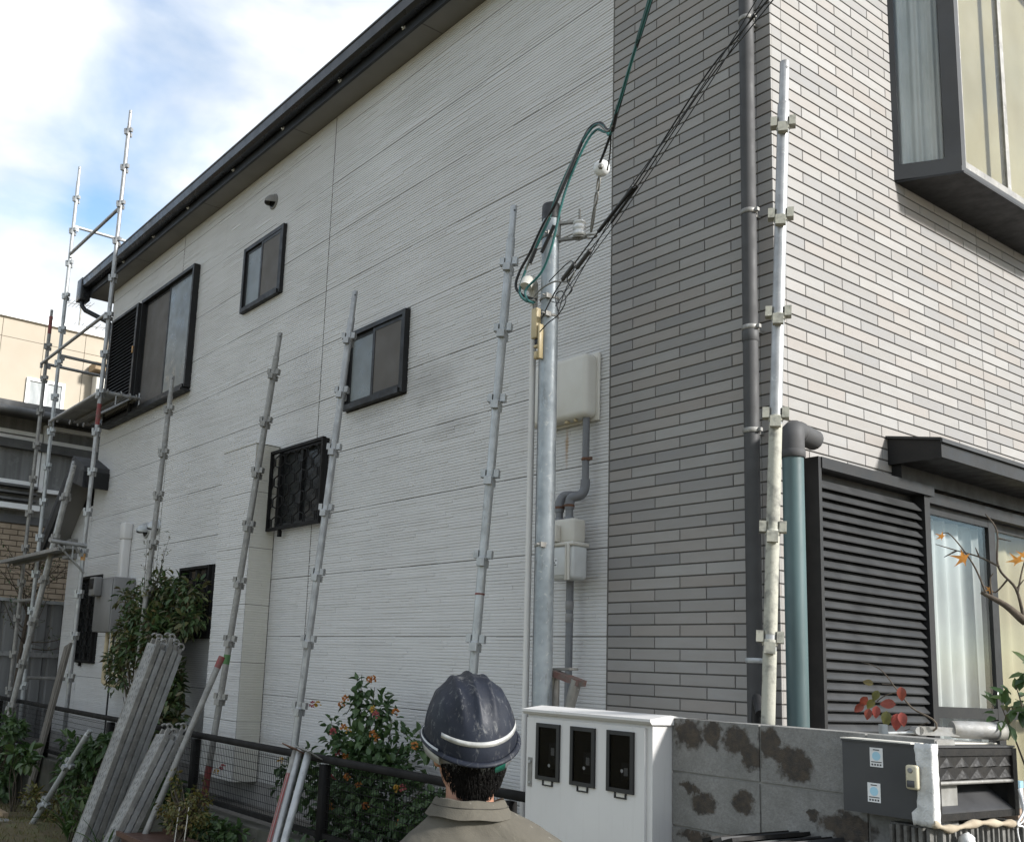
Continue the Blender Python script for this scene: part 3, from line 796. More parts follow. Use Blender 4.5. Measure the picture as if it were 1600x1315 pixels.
# ---- green pipe with a grey elbow beside the shutter box
mb = MB(); mb.tube([(.105, -.045, 1.0), (.105, -.045, 2.70)], .044, 18); gp = obj('green_drain_pipe', mb, M['green_pipe'], house)
mb = MB(); mb.tube([(.105, -.045, 2.685), (.105, -.045, 2.765), (.100, -.035, 2.792), (.09, -.01, 2.806), (.085, .03, 2.808), (.072, .165, 2.800)], [.050, .050, .051, .050, .048, .046], 16)
mb.lathe((.105, -.045, 2.68), (0, 0, 1), [(.050, 0), (.053, .004), (.053, .03), (.050, .034)], 16); mb.lathe((.0855, .02, 2.808), (-.09, 1, -.04), [(.047, 0), (.050, .003), (.050, .018), (.047, .02)], 16)
obj('elbow', mb, M['grey_pvc'], gp)

# ================================================================== BOUNDARY: block wall, cabinet, fence
def m_block():
    t = NT('concrete_block')
    base = t.ramp(t.noise(9, 6, .6), [(.3, (.17, .166, .155, 1)), (.7, (.245, .24, .228, 1))])
    base = t.mix(t.ramp(t.noise(120, 3), [(.35, 0.0), (.75, .5)]), base, (.10, .095, .085, 1))
    # brown moss and damp stains with outlines of their own
    geo = t.n('ShaderNodeSeparateXYZ'); t.l(t.pos(), geo.inputs[0])
    wx = t.math('MULTIPLY', t.math('SUBTRACT', t.noise(16, 6, .65), .5), .11); wz = t.math('MULTIPLY', t.math('SUBTRACT', t.noise(15, 6, .65, vec=t.map((1, 1, 1), loc=(5, 3, 9))), .5), .11)
    sx = t.math('ADD', geo.outputs[0], wx); sz = t.math('ADD', geo.outputs[2], wz)
    nz = t.math('MULTIPLY', t.math('SUBTRACT', t.noise(60, 5, .7), .5), .06)
    acc = None
    for (x, z, rx, rz) in ((.062, 1.520, .085, .060), (.172, 1.525, .045, .055), (.275, 1.510, .070, .060), (.340, 1.460, .055, .065), (.415, 1.520, .050, .060), (.47, 1.48, .06, .05), (.52, 1.445, .075, .062), (.07, 1.32, .05, .025), (.13, 1.275, .06, .040), (.30, 1.30, .055, .050), (.70, 1.27, .11, .045), (.09, 1.15, .08, .03), (.58, 1.29, .03, .025)):
        dx = t.math('DIVIDE', t.math('SUBTRACT', sx, x), rx); dz = t.math('DIVIDE', t.math('SUBTRACT', sz, z), rz)
        d = t.math('SQRT', t.math('ADD', t.math('MULTIPLY', dx, dx), t.math('MULTIPLY', dz, dz)))
        acc = d if acc is None else t.math('MINIMUM', acc, d)
    f = t.math('ADD', acc, t.math('MULTIPLY', nz, 12.0))
    st = t.ramp(f, [(.70, 1.0), (1.15, 0.0)])
    stc = t.mix(t.ramp(t.noise(45, 5), [(.35, 0.0), (.65, 1.0)]), (.018, .013, .009, 1), (.05, .034, .02, 1))
    t.col(t.mix(t.math('MULTIPLY', st, .88), base, stc)); t.rough(.93)
    t.bump(t.noise(180, 5, .7), .6, .004)
    return t.m
M['block'] = m_block()
M['mortar'] = pm('block_mortar', (.24, .235, .22, 1), (.17, .165, .15, 1), 20, .95, bump=.4)
bw = thing('block_wall', 'grey concrete block garden wall with brown moss stains', 'wall', (.5, -.62, 0))
mb = MB(); mb.box((-.012, -.674, -.1), (.995, -.565, 1.568)); obj('mortar', mb, M['mortar'], bw)
xs = [-.012, .374, .772, .995]
zt = 1.573
for i in range(7):
    za, zb_ = zt - .198 * (i + 1) + .0, zt - .198 * i
    for a, b in zip(xs, xs[1:]):
        mb = MB(); g = .004
        l_, r_, bt, tp = a + (g if a > -.01 else 0), b - g, za + g, zb_ - (g if i else 0)
        jx = random.uniform(-.001, .001)
        mb.box((l_, -.680 + jx, bt), (r_, -.560, tp))
        o = obj('block', mb, M['block'], bw)
# ---- electricity meter cabinet
cb = thing('meter_cabinet', 'white metal cabinet with three black framed meter windows', 'meter cabinet', (-.36, -.70, 0))
mb = MB(); mb.box((-.710, -.788, -.05), (-.018, -.600, 1.545)); obj('body', mb, M['white_metal'], cb)
mb = MB(); mb.box((-.704, -.800, .02), (-.046, -.7885, 1.532)); dr = obj('door', mb, M['white_metal'], cb)
mb = MB(); mb.prism([(-.722, -.815, 1.556), (-.722, -.815, 1.566), (-.722, -.700, 1.582), (-.722, -.590, 1.572), (-.722, -.590, 1.5455), (-.722, -.805, 1.5455)], (.716, 0, 0)); obj('rain_cap', mb, M['white_metal'], cb, fix=True)
mb = MB(); mb.box((-.690, -.803, 1.245), (-.666, -.8003, 1.365)); obj('latch_plate', mb, M['galv_old'], dr)
mb = MB(); mb.tube([(-.678, -.8032, 1.348), (-.678, -.808, 1.348)], .007, 10); mb.tube([(-.678, -.8032, 1.262), (-.678, -.806, 1.262)], .005, 8); obj('lock', mb, M['galv_new'], dr)
M['seal'] = pm('black_window_gasket', (.012, .012, .012, 1), None, 4, .5)
M['smoke'] = glassmat('smoked_meter_window', (.52, .52, .52, 1), .25)
M['smoke_back'] = pm('meter_recess', (.010, .010, .010, 1), None, 4, .8)
for n, (a, b) in enumerate(((-.637, -.498), (-.434, -.298), (-.233, -.095))):
    z0, z1 = 1.280, 1.512; y = -.8005; w = .016
    mb = MB()
    for p, q in (((a, y - .010, z0), (a + w, y, z1)), ((b - w, y - .010, z0), (b, y, z1)), ((a + w, y - .0095, z1 - w), (b - w, y, z1)), ((a + w, y - .0095, z0), (b - w, y, z0 + w))): mb.box(p, q)
    wf = obj('meter_window', mb, M['seal'], cb)
    mb = MB(); mb.box((a + w, y - .0055, z0 + w), (b - w, y - .0040, z1 - w)); obj('pane', mb, M['smoke'], wf)
    mb = MB(); mb.box((a + w, y - .0012, z0 + w), (b - w, y - .0004, z1 - w)); obj('recess', mb, M['smoke_back'], wf)
    mb = MB(); c = (a + b) / 2 + .012
    mb.rbox((c - .008, y - .0036, z0 + .050), (c + .036, y - .0014, z0 + .155 - .02 * n), .001, 1); obj('meter_face', mb, M['grey_pvc'], wf)
    mb = MB(); mb.lathe((c - .004, y - .0036, z0 + .062 + .01 * n), (0, -1, 0), [(.007, 0), (.007, .0006)], 12); obj('meter_seal', mb, M['porcelain'], wf)
    mb = MB(); mb.box((c + .006, y - .0039, z0 + .105 - .02 * n), (c + .026, y - .00365, z0 + .135 - .02 * n)); obj('meter_plate', mb, M['porcelain'], wf)
    mb = MB(); m = (a + b) / 2
    for p, q in (((m - .030, y - .006, z0 - .022), (m - .025, y - .0005, z0 - .0005)), ((m + .025, y - .006, z0 - .022), (m + .030, y - .0005, z0 - .0005)), ((m - .025, y - .0055, z0 - .022), (m + .025, y - .0005, z0 - .017))): mb.box(p, q)
    obj('tag_holder', mb, M['seal'], wf)
    mb = MB(); mb.box((m - .020, y - .0022, z0 - .0165), (m + .020, y - .0008, z0 - .004)); obj('tag', mb, M['white_plastic'], wf)
mb = MB(); mb.box((-.7125, -.775, 1.20), (-.7105, -.755, 1.265)); obj('hinge', mb, M['galv_new'], cb)

# ---- retaining kerb and black mesh fence
M['kerb'] = pm('old_retaining_concrete', (.085, .082, .068, 1), (.035, .038, .024, 1), 4, .95, bump=.6, bscale=40)
rk = thing('retaining_wall', 'low mossy concrete retaining wall under the black mesh fence', 'wall', (-6, -.65, 0))
x = -12.0
while x < -.75:
    mb = MB(); l = .795 if x + .8 < -.75 else (-.73 - x)
    mb.box((x, -.735 + random.uniform(-.004, .004), -.2), (x + l, -.605, .690 + random.uniform(-.006, .006))); obj('kerb_block', mb, M['kerb'], rk)
    x += .8
fe = thing('mesh_fence', 'low black welded mesh fence with flat top rail before the house', 'fence', (-5.5, -.69, .69))
posts = [-11.4, -9.8, -7.9, -6.1, -4.33, -2.53, -.93]
mb = MB(); mb.rbox((-11.5, -.712, 1.158), (-.80, -.668, 1.198), .005, 1); obj('top_rail', mb, M['black_metal'], fe)
mb = MB(); mb.box((-11.5, -.706, .742), (-.80, -.676, .772)); obj('bottom_rail', mb, M['black_metal'], fe)
for x in posts:
    mb = MB(); mb.rbox((x - .026, -.718, .685), (x + .026, -.662, 1.1485), .004, 1); obj('post', mb, M['black_metal'], fe)
for a, b in zip(posts, posts[1:]):
    mb = MB()
    n = int((b - a - .06) / .025)
    for i in range(n + 1):
        x = a + .03 + i * (b - a - .06) / n
        mb.tube([(x, -.690, .7725), (x, -.690, 1.1495)], .0016, 4, False)
    for i in range(8):
        z = .80 + i * .046
        mb.tube([(a + .026, -.6935, z), (b - .026, -.6935, z)], .0018, 4, False)
    o = obj('wire_panel', mb, M['black_metal'], fe); o['kind'] = 'stuff'

# ================================================================== SERVICE POLE
sp_ = thing('service_pole', 'galvanised steel service pole with dark cap and insulator bracket', 'utility pole', (-1.0, -.45, .62))
PX, PY = -1.0, -.45
mb = MB(); mb.tube([(PX + .02, PY, .62), (PX, PY, 4.05)], [.047, .0445], 24); obj('pole', mb, M['galv_pole'], sp_)
mb = MB(); mb.lathe((PX, PY, 4.035), (0, 0, 1), [(.0475, 0), (.048, .01), (.047, .075), (.043, .085), (.01, .088)], 22); obj('cap', mb, M['cable_black'], sp_)
for z in (3.935, 3.60, 3.505, 2.335):
    mb = MB(); mb.lathe((PX + .01 * (4.05 - z) / 3, PY, z - .006), (0, 0, 1), [(.0475, 0), (.0495, .002), (.0495, .012), (.0475, .014)], 22); mb.box((PX + .03, PY - .065, z - .012), (PX + .05, PY - .03, z + .012)); mb.tube([(PX + .04, PY - .085, z), (PX + .04, PY - .02, z)], .004, 6)
    obj('band', mb, M['galv_old'], sp_)
# bracket with bolt and white spool insulator, pointing at the street (+x, -y)
u = Vector((.85, .53, 0)).normalized(); v = Vector((.53, -.85, 0))
b0 = Vector((PX, PY, 3.955)) + u * .045
mb = MB()
mb.obox(b0 + u * .055 + Vector((0, 0, .055)), u * .06, v * .012, Vector((0, 0, .006))); mb.obox(b0 + u * .07 + Vector((0, 0, -.035)), u * .075, v * .012, Vector((0, 0, .006)))
mb.obox(b0 + Vector((0, 0, .01)), u * .004, v * .016, Vector((0, 0, .055)))
for s in (.10, .165):
    ring = [b0 + u * (s + .03 * math.cos(t)) + v * (.022 * math.sin(t)) + Vector((0, 0, -.035)) for t in [2 * math.pi * i / 12 for i in range(13)]]
    mb.tube(ring, .005, 6)
mb.tube([b0 + u * .105 + Vector((0, 0, -.05)), b0 + u * .105 + Vector((0, 0, .12))], .006, 8)
br = obj('bracket', mb, M['galv_old'], sp_)
mb = MB(); mb.lathe(b0 + u * .105 + Vector((0, 0, -.027)), (0, 0, 1), [(.026, 0), (.034, .004), (.034, .020), (.027, .026), (.027, .032), (.034, .038), (.034, .054), (.026, .060), (.026, .064), (.034, .068), (.032, .078)], 18); obj('spool_insulator', mb, M['porcelain'], sp_)
# chain of links up to the round dead end insulator
k0 = b0 + u * .165 + Vector((0, 0, -.01)); k1 = Vector((-0.688, -0.420, 4.173))
mb = MB()
for a, b, w in ((0, .50, .012), (.46, .74, .017), (.70, 1.0, .016)):
    p, q = k0.lerp(k1, a), k0.lerp(k1, b); d = (q - p); L_ = d.length; d.normalize(); sd2 = d.cross(Vector((.6, .6, .5))).normalized()
    loop = [p + d * (L_ * .5 + L_ * .5 * math.cos(t)) + sd2 * (w * math.sin(t)) for t in [2 * math.pi * i / 16 for i in range(17)]]
    mb.tube(loop, .0052, 6)
obj('shackle', mb, M['galv_old'], sp_)
mb = MB(); ax_ = Vector((.55, -.80, -.2)).normalized()
dei = Vector((-0.676, -0.420, 4.206))
mb.lathe(dei - ax_ * .028, ax_, [(.012, 0), (.034, .004), (.041, .018), (.041, .036), (.034, .050), (.016, .056)], 22); obj('dead_end_insulator', mb, M['porcelain'], sp_)
mb = MB(); mb.lathe(dei + ax_ * .022, ax_, [(.014, 0), (.014, .010), (.008, .014), (.008, .022)], 6); obj('bolt', mb, M['galv_old'], sp_)
# conduits strapped to it
cd_ = thing('white_conduit', 'slim white conduit with curved hood running up beside the service pole', 'conduit', (-1.11, -.45, .62))
mb = MB(); mb.tube([(-1.098, -.452, .62), (-1.112, -.452, 3.62), (-1.112, -.460, 3.66)], .0165, 12); obj('tube', mb, M['white_metal'], cd_)
mb = MB(); mb.tube([(-1.112, -.452, 3.60), (-1.112, -.456, 3.665), (-1.106, -.470, 3.705), (-1.092, -.500, 3.715), (-1.080, -.530, 3.700), (-1.076, -.545, 3.670)], [.020, .024, .030, .034, .035, .030], 14); obj('weather_hood', mb, M['white_plastic'], cd_)
cg = tag(obj('grey_conduit', MB().tube([(-1.058, -.430, .62), (-1.072, -.430, 3.45)], .013, 10), M['pipe_grey']), 'thin grey conduit squeezed between white conduit and service pole', 'conduit')
jb = thing('splice_box', 'small yellowed plastic splice box with open lower clip on service pole', 'junction box', (-1.02, -.50, 3.30))
mb = MB(); mb.rbox((-1.045, -.530, 3.385), (-1.005, -.497, 3.545), .005, 2); obj('cover', mb, M['yellow_box'], jb)
mb = MB(); mb.rbox((-1.000, -.525, 3.275), (-.985, -.497, 3.455), .003, 1); mb.rbox((-1.025, -.528, 3.275), (-1.001, -.500, 3.315), .004, 1); mb.rbox((-1.030, -.525, 3.335), (-1.002, -.500, 3.350), .003, 1); obj('base_clip', mb, M['yellow_box'], jb)
mb = MB(); mb.rbox((-1.028, -.520, 3.352), (-1.004, -.500, 3.383), .003, 1); obj('terminal', mb, M['cable_black'], jb)

# ---- cables
def smooth(pts, k=8):
    pts = [Vector(p) for p in pts]; out = []
    for i in range(len(pts) - 1):
        p0 = pts[max(i - 1, 0)]; p1 = pts[i]; p2 = pts[i + 1]; p3 = pts[min(i + 2, len(pts) - 1)]
        for j in range(k):
            t = j / k
            out.append(.5 * ((2 * p1) + (-p0 + p2) * t + (2 * p0 - 5 * p1 + 4 * p2 - p3) * t * t + (-p0 + 3 * p1 - 3 * p2 + p3) * t ** 3))
    out.append(pts[-1]); return out
dirS = Vector((.36, -.74, .95))
def cable(name, pts, r, mat, label, extra=()):
    t = thing(name, label, 'cable', pts[0])
    obj('wire', MB().tube(smooth(pts), r, 7), M[mat], t)
    for (nm, p, rr, mt) in extra: obj(nm, MB().tube(smooth(p), rr, 8), M[mt], t)
    return t
bun = (-0.454, -0.560, 4.324)
far = (0.146, -1.000, 4.410)
up1 = tuple(far[i] + (far[i] - bun[i]) * 3.0 for i in range(3))
cable('service_drop_cable', [(-1.020, -0.520, 3.591), (-1.107, -0.530, 3.634), (-1.158, -0.540, 3.695), (-1.131, -0.540, 3.771), (-1.056, -0.540, 3.849), (-0.953, -0.550, 3.961), (-0.831, -0.580, 4.025), (-0.734, -0.570, 4.182), (-0.648, -0.550, 4.347), (-0.573, -0.540, 4.361), (-0.522, -0.540, 4.302), bun, (-0.137, -0.790, 4.400), far, up1], .0074, 'cable_black', 'black service cable looping from the pole hood up to the street line',
      (('tape_wrap', [(-0.483, -0.550, 4.275), (-0.392, -0.610, 4.343)], .010, 'cable_black'), ('tape_wrap', [(-1.018, -0.540, 3.861), (-0.907, -0.550, 3.987)], .0105, 'cable_black')))
cable('service_drop_cable', [(-1.018, -0.530, 3.574), (-1.064, -0.550, 3.589), (-1.104, -0.560, 3.646), (-1.080, -0.550, 3.749), (-1.007, -0.550, 3.855), (-0.905, -0.560, 3.966), (-0.825, -0.570, 4.088), (-0.714, -0.560, 4.252), (-0.618, -0.550, 4.351), (-0.556, -0.540, 4.340), (-0.504, -0.545, 4.269), (-0.397, -0.605, 4.347), (-0.078, -0.840, 4.395), (0.142, -1.010, 4.408), tuple(v + d for v, d in zip((0.142, -1.010, 4.408), (up1[0] - far[0], up1[1] - far[1], up1[2] - far[2])))], .0066, 'cable_green', 'green service cable bundled with the black one above the pole bracket')
cable('service_drop_cable', [(-1.017, -0.540, 3.565), (-1.043, -0.560, 3.588), (-1.055, -0.560, 3.646), (-0.965, -0.540, 3.717), (-0.884, -0.550, 3.825), (-0.815, -0.560, 4.002), (-0.756, -0.560, 4.133), (-0.660, -0.550, 4.284), (-0.598, -0.540, 4.335), (-0.538, -0.540, 4.299), (-0.474, -0.560, 4.310), (-0.049, -0.860, 4.395), (0.153, -1.015, 4.399), tuple(v + d for v, d in zip((0.153, -1.015, 4.399), (up1[0] - far[0], up1[1] - far[1], up1[2] - far[2])))], .0062, 'cable_green', 'dull green cable crossing in front of the pole cap')
cable('service_drop_cable', [(-1.013, -0.535, 3.579), (-1.084, -0.550, 3.608), (-1.116, -0.550, 3.673), (-1.061, -0.550, 3.778), (-0.974, -0.555, 3.898), (-0.874, -0.565, 4.004), (-0.764, -0.570, 4.160), (-0.669, -0.555, 4.320), (-0.585, -0.545, 4.355), (-0.521, -0.545, 4.293), (-0.461, -0.570, 4.287)], .0052, 'cable_grey', 'grey inner cable of the loop hanging left of the pole', (('tape_wrap', [(-0.963, -0.545, 3.818), (-0.869, -0.550, 3.932)], .0095, 'cable_black'), ('tape_wrap', [(-1.042, -0.550, 3.783), (-0.997, -0.550, 3.851)], .0085, 'cable_black')))
for q_, lab in (([(-0.900, -0.500, 3.529), (-0.773, -0.530, 3.591), (-0.627, -0.570, 3.647), (-0.389, -0.630, 3.740), (-0.171, -0.690, 3.836), (0.244, -0.840, 3.975), (0.659, -1.000, 4.120)], 'slack telephone wire twisting beside the sleeved one over the brick tiles'), ([(-0.947, -0.500, 3.569), (-0.815, -0.530, 3.524), (-0.674, -0.560, 3.612), (-0.467, -0.610, 3.755), (-0.259, -0.670, 3.864), (0.116, -0.800, 3.965), (0.464, -0.930, 4.075), (0.633, -1.000, 4.135)], 'fine wire sagging left of the telephone wires')):
    cable('telephone_wire', q_ + [tuple(Vector(q_[-1]) + (Vector(q_[-1]) - Vector(q_[-2])) * 4)], .0022, 'cable_black', lab)
cable('pole_loop_wire', [(-0.995, -0.520, 3.408), (-0.921, -0.530, 3.437), (-0.849, -0.530, 3.461), (-0.797, -0.530, 3.519), (-0.825, -0.530, 3.577), (-0.880, -0.520, 3.572), (-0.860, -0.520, 3.486)], .0030, 'cable_black', 'small black wire knot hooked round the pole band')
cable('pole_loop_wire', [(-0.940, -0.510, 3.666), (-0.845, -0.540, 3.680), (-0.736, -0.560, 3.697), (-0.713, -0.560, 3.651), (-0.781, -0.540, 3.624), (-0.754, -0.530, 3.566), (-0.799, -0.520, 3.549)], .0028, 'cable_black', 'curled black tail between clamp and pole band')
cable('bracket_stay', [(-0.496, -0.545, 4.272), (-0.602, -0.480, 4.240), (-0.688, -0.430, 4.218)], .0068, 'cable_black', 'short black tie from the cable bundle to the round insulator', (('tail', [(-0.496, -0.545, 4.272), (-0.564, -0.480, 4.218), (-0.628, -0.430, 4.173)], .0035, 'cable_black'),))
for n_, (p, lab) in enumerate((([(-0.979, -0.520, 3.478), (-0.892, -0.510, 3.601), (-0.741, -0.550, 3.668), (-0.517, -0.600, 3.762), (-0.231, -0.680, 3.851), (0.292, -0.860, 4.050), (0.680, -1.000, 4.109)], 'thin black telephone wire rising across the brick tiles, thicker at its clamp'), ([(-0.860, -0.520, 3.473), (-0.809, -0.520, 3.585), (-0.667, -0.560, 3.669), (-0.418, -0.620, 3.766), (-0.214, -0.670, 3.853), (0.284, -0.850, 4.022), (0.714, -1.020, 4.080)], 'thinnest telephone wire running just below the black one'))):
    e = Vector(p[-1]) + (Vector(p[-1]) - Vector(p[-2])) * 4
    q = p + [tuple(e)]
    s = .24 if n_ == 0 else .0
    sl = [('sleeve', [p[3], p[4]], .0092 if n_ == 0 else .0062, 'cable_black'), ('clamp', [lerp(p[2], p[3], -.35 + .2 * n_), lerp(p[2], p[3], .12 + .2 * n_)], .011, 'grey_pvc')]
    cable('telephone_wire', q, .0036 if n_ == 0 else .0026, 'cable_black', lab, sl)
cable('pole_loop_wire', [(-1.022, -0.515, 3.484), (-1.033, -0.530, 3.585), (-0.978, -0.530, 3.631), (-0.892, -0.520, 3.649), (-0.795, -0.530, 3.618), (-0.719, -0.550, 3.639)], .0040, 'cable_grey', 'grey slack wire looped between splice box and telephone clamp')

# ================================================================== THINGS ON THE LONG WALL
bx_ = thing('wall_cover_box', 'large rounded white plastic box on siding behind the service pole', 'cover box', (-1.25, 0, 3.05))
mb = MB(); mb.rbox((-1.52, -.105, 3.075), (-1.075, -.004, 3.425), .032, 4); obj('cover', mb, M['white_plastic'], bx_)
mb = MB(); mb.rbox((-1.53, -.02, 3.062), (-1.062, -.0035, 3.438), .006, 2); obj('back_plate', mb, M['white_plastic'], bx_)
mb = MB()
for dx in (-.05, -.11, -.12): mb.rbox((-1.12 + dx - .012, -.085, 3.060), (-1.12 + dx, -.06, 3.0752), .003, 1)
obj('drip_tabs', mb, M['cream_pipe'], bx_)
gm = thing('gas_meter', 'white gas meter with grey front on pipes below the rounded box', 'gas meter', (-1.17, -.12, 2.2))
mb = MB(); mb.rbox((-1.30, -.170, 2.205), (-1.085, -.055, 2.385), .022, 3); mb.rbox((-1.28, -.176, 2.225), (-1.12, -.168, 2.37), .004, 2); obj('lower_case', mb, M['meter_white'], gm)
mb = MB(); mb.rbox((-1.295, -.160, 2.392), (-1.095, -.060, 2.525), .020, 3); obj('upper_case', mb, M['white_plastic'], gm)
mb = MB(); mb.rbox((-1.305, -.178, 2.378), (-1.080, -.052, 2.398), .006, 2)
for x in (-1.125, -1.105): mb.tube([(x, -.176, 2.20), (x, -.176, 2.38)], .006, 8)
mb.rbox((-1.118, -.182, 2.20), (-1.105, -.17, 2.39), .004, 1); obj('seam_flange', mb, M['white_plastic'], gm)
mb = MB(); mb.rbox((-1.29, -.190, 2.40), (-1.185, -.158, 2.49), .006, 2); dsp = obj('display', mb, M['white_plastic'], gm)
mb = MB(); mb.box((-1.262, -.1925, 2.425), (-1.205, -.1903, 2.452)); obj('counter', mb, M['seal'], dsp)
mb = MB(); mb.box((-1.235, -.1785, 2.270), (-1.185, -.1765, 2.315)); obj('maker_plate', mb, M['porcelain'], gm)
mb = MB()
for i, (x, z) in enumerate([(-1.232 + .011 * (i % 4), 2.276 + .012 * (i // 4)) for i in range(12)]):
    if i % 3 != 1: mb.box((x, -.1793, z), (x + .007, -.1786, z + .008))
obj('plate_print', mb, M['seal'], gm)
gpp = thing('gas_pipe', 'grey gas pipe with elbows running from rounded box down past the meter', 'pipe', (-1.12, -.07, .62))
mb = MB(); mb.tube([(-1.118, -.052, 3.08), (-1.118, -.052, 2.72)], .019, 14); obj('upper_run', mb, M['pipe_grey'], gpp)
mb = MB(); mb.tube(smooth([(-1.118, -.052, 2.74), (-1.118, -.056, 2.69), (-1.128, -.075, 2.655), (-1.15, -.10, 2.645), (-1.168, -.11, 2.63), (-1.172, -.112, 2.58)], 4), .025, 14); obj('elbow', mb, M['pipe_grey'], gpp)
mb = MB(); mb.tube(smooth([(-1.19, -.05, 2.66), (-1.215, -.075, 2.662), (-1.238, -.095, 2.655), (-1.246, -.11, 2.62), (-1.246, -.112, 2.57)], 4), .025, 14); obj('elbow', mb, M['pipe_grey'], gpp)
for x in (-1.172, -1.246):
    mb = MB(); mb.tube([(x, -.112, 2.585), (x, -.112, 2.51)], .020, 14); mb.lathe((x, -.112, 2.515), (0, 0, 1), [(.027, 0), (.027, .022), (.022, .026)], 8); obj('union_nut', mb, M['pipe_grey'], gpp)
mb = MB(); mb.tube([(-1.26, -.112, 2.60), (-1.155, -.112, 2.605)], .006, 6); mb.lathe((-1.246, -.112, 2.588), (0, 0, 1), [(.028, 0), (.028, .012)], 12); mb.lathe((-1.172, -.112, 2.592), (0, 0, 1), [(.028, 0), (.028, .012)], 12); obj('rusty_collar', mb, M['rust'], gpp)
mb = MB(); mb.lathe((-1.118, -.052, 2.842), (0, 0, 1), [(.0205, 0), (.023, .002), (.023, .014), (.0205, .016)], 14); mb.box((-1.10, -.06, 2.842), (-1.075, -.045, 2.858)); obj('band', mb, M['rust'], gpp)
mb = MB(); mb.tube([(-1.195, -.075, .62), (-1.195, -.075, 2.21)], .0195, 14); obj('lower_run', mb, M['pipe_grey'], gpp)
for z in (1.99, 2.055):
    mb = MB(); mb.lathe((-1.195, -.075, z), (0, 0, 1), [(.0200, 0), (.0215, .003), (.0215, .043), (.0200, .046)], 14); obj('tape_band', mb, M['heater'], gpp)
# water heater with pipes
wh = thing('water_heater', 'grey enamel water heater hung on siding over cream wrapped pipes', 'water heater', (-7.8, -.1, 1.9))
mb = MB(); mb.rbox((-8.20, -.235, 1.955), (-7.66, -.005, 2.525), .010, 2); obj('case', mb, M['heater'], wh)
mb = MB(); mb.rbox((-8.185, -.243, 1.975), (-7.675, -.2352, 2.505), .004, 1); obj('front_cover', mb, M['heater'], wh)
mb = MB(); mb.rbox((-8.15, -.33, 2.33), (-7.985, -.2435, 2.53), .010, 2); fl = obj('flue_terminal', mb, M['heater'], wh)
mb = MB(); mb.rbox((-8.13, -.337, 2.40), (-8.005, -.3302, 2.51), .004, 1); obj('flue_grating', mb, M['dark_alu'], fl)
for nm, pts in (('wrapped_pipe', [(-7.86, -.12, 1.96), (-7.86, -.12, 1.60), (-7.84, -.12, 1.545), (-7.78, -.12, 1.525), (-7.60, -.11, 1.52), (-7.50, -.08, 1.50)]), ('wrapped_pipe', [(-8.00, -.13, 1.96), (-8.00, -.13, 1.50), (-7.97, -.13, 1.44), (-7.90, -.13, 1.425), (-7.72, -.12, 1.42), (-7.62, -.06, 1.41)]), ('wrapped_pipe', [(-7.74, -.10, 1.96), (-7.74, -.10, 1.70), (-7.70, -.09, 1.66), (-7.55, -.05, 1.64)])):
    obj(nm, MB().tube(smooth(pts, 5), .024, 10), M['cream_pipe'], wh)
mb = MB(); mb.tube([(-7.78, -.14, 1.96), (-7.78, -.14, .66)], .010, 8); obj('drain_hose', mb, M['cable_black'], wh)

# ================================================================== SCAFFOLD
def ext(a, b, z):
    """point at height z on the line a-b"""
    t = (z - a[2]) / (b[2] - a[2]); return lerp(a, b, t)
def clamp_mesh(mb, c, d, r, ang=0):
    d = Vector(d).normalized(); a = Vector((math.cos(ang), math.sin(ang), 0)); a = (a - d * a.dot(d)).normalized(); b = d.cross(a)
    c = Vector(c)
    for s in (-1, 1):
        mb.obox(c + a * s * (r + .012) + d * .022, a * .013, b * .020, d * .021)
        mb.obox(c + b * s * (r + .012) - d * .022, b * .013, a * .020, d * .021)
    mb.lathe(c - d * .012, d, [(r + .0015, 0), (r + .004, .003), (r + .004, .021), (r + .0015, .024)], 12)
def standard(label, top, low, zbot, zc, mat='galv', r=.0243, marks=(), ang=.6, pin=.20, name='scaffold_pole', group=None, cat='scaffold pole', cmat=None):
    bot = ext(top, low, zbot); d = (Vector(top) - Vector(bot)).normalized()
    t = thing(name, label, cat, bot, group)
    neck = Vector(top) - d * pin
    mb = MB(); mb.tube([bot, neck - d * .01, neck, neck + d * .002], [r, r, r * .98, r * .82], 16); obj('tube', mb, M[mat], t)
    if pin > 0:
        mb = MB(); mb.tube([neck, Vector(top) - d * .004, top], [r * .80, r * .80, r * .74], 14); pn = obj('joint_pin', mb, M[mat], t)
        mb = MB(); h = Vector(top) - d * .035; n_ = d.cross(Vector((-.35, -.9, 0))).normalized(); mb.tube([h - n_ * (r * .83), h + n_ * (r * .83)], .006, 8); obj('pin_hole', mb, M['seal'], pn)
    for z in zc:
        mb = MB(); c = ext(top, low, z); clamp_mesh(mb, c, d, r, ang); obj('wedge_socket', mb, M[cmat or mat], t)
    for (z0, z1, mt) in marks:
        mb = MB(); mb.tube([ext(top, low, z0), ext(top, low, z1)], r + .0012, 16, False); obj('paint_mark', mb, M[mt], t)
    return t
LV = (3.95, 3.56, 3.155, 2.735, 2.30, 1.86, 1.43)
standard('scaffold pole in front of wide shutter window, foot lost in the berry bush', (-6.333, -0.320, 4.375), (-6.226, -0.420, 2.527), .62, (4.03, 3.6, 3.19, 2.73, 2.3), 'galv_old')
standard('old scaffold pole with green tape beside the siding clad chase', (-4.279, -0.270, 4.296), (-4.427, -0.550, 0.704), .62, LV, 'galv_old', marks=((.66, .95, 'paint_red'), (1.69, 1.76, 'paint_green')))
standard('scaffold pole standing against the honeycomb window grille', (-3.135, -0.300, 4.306), (-3.192, -0.520, 1.256), .62, LV, 'galv')
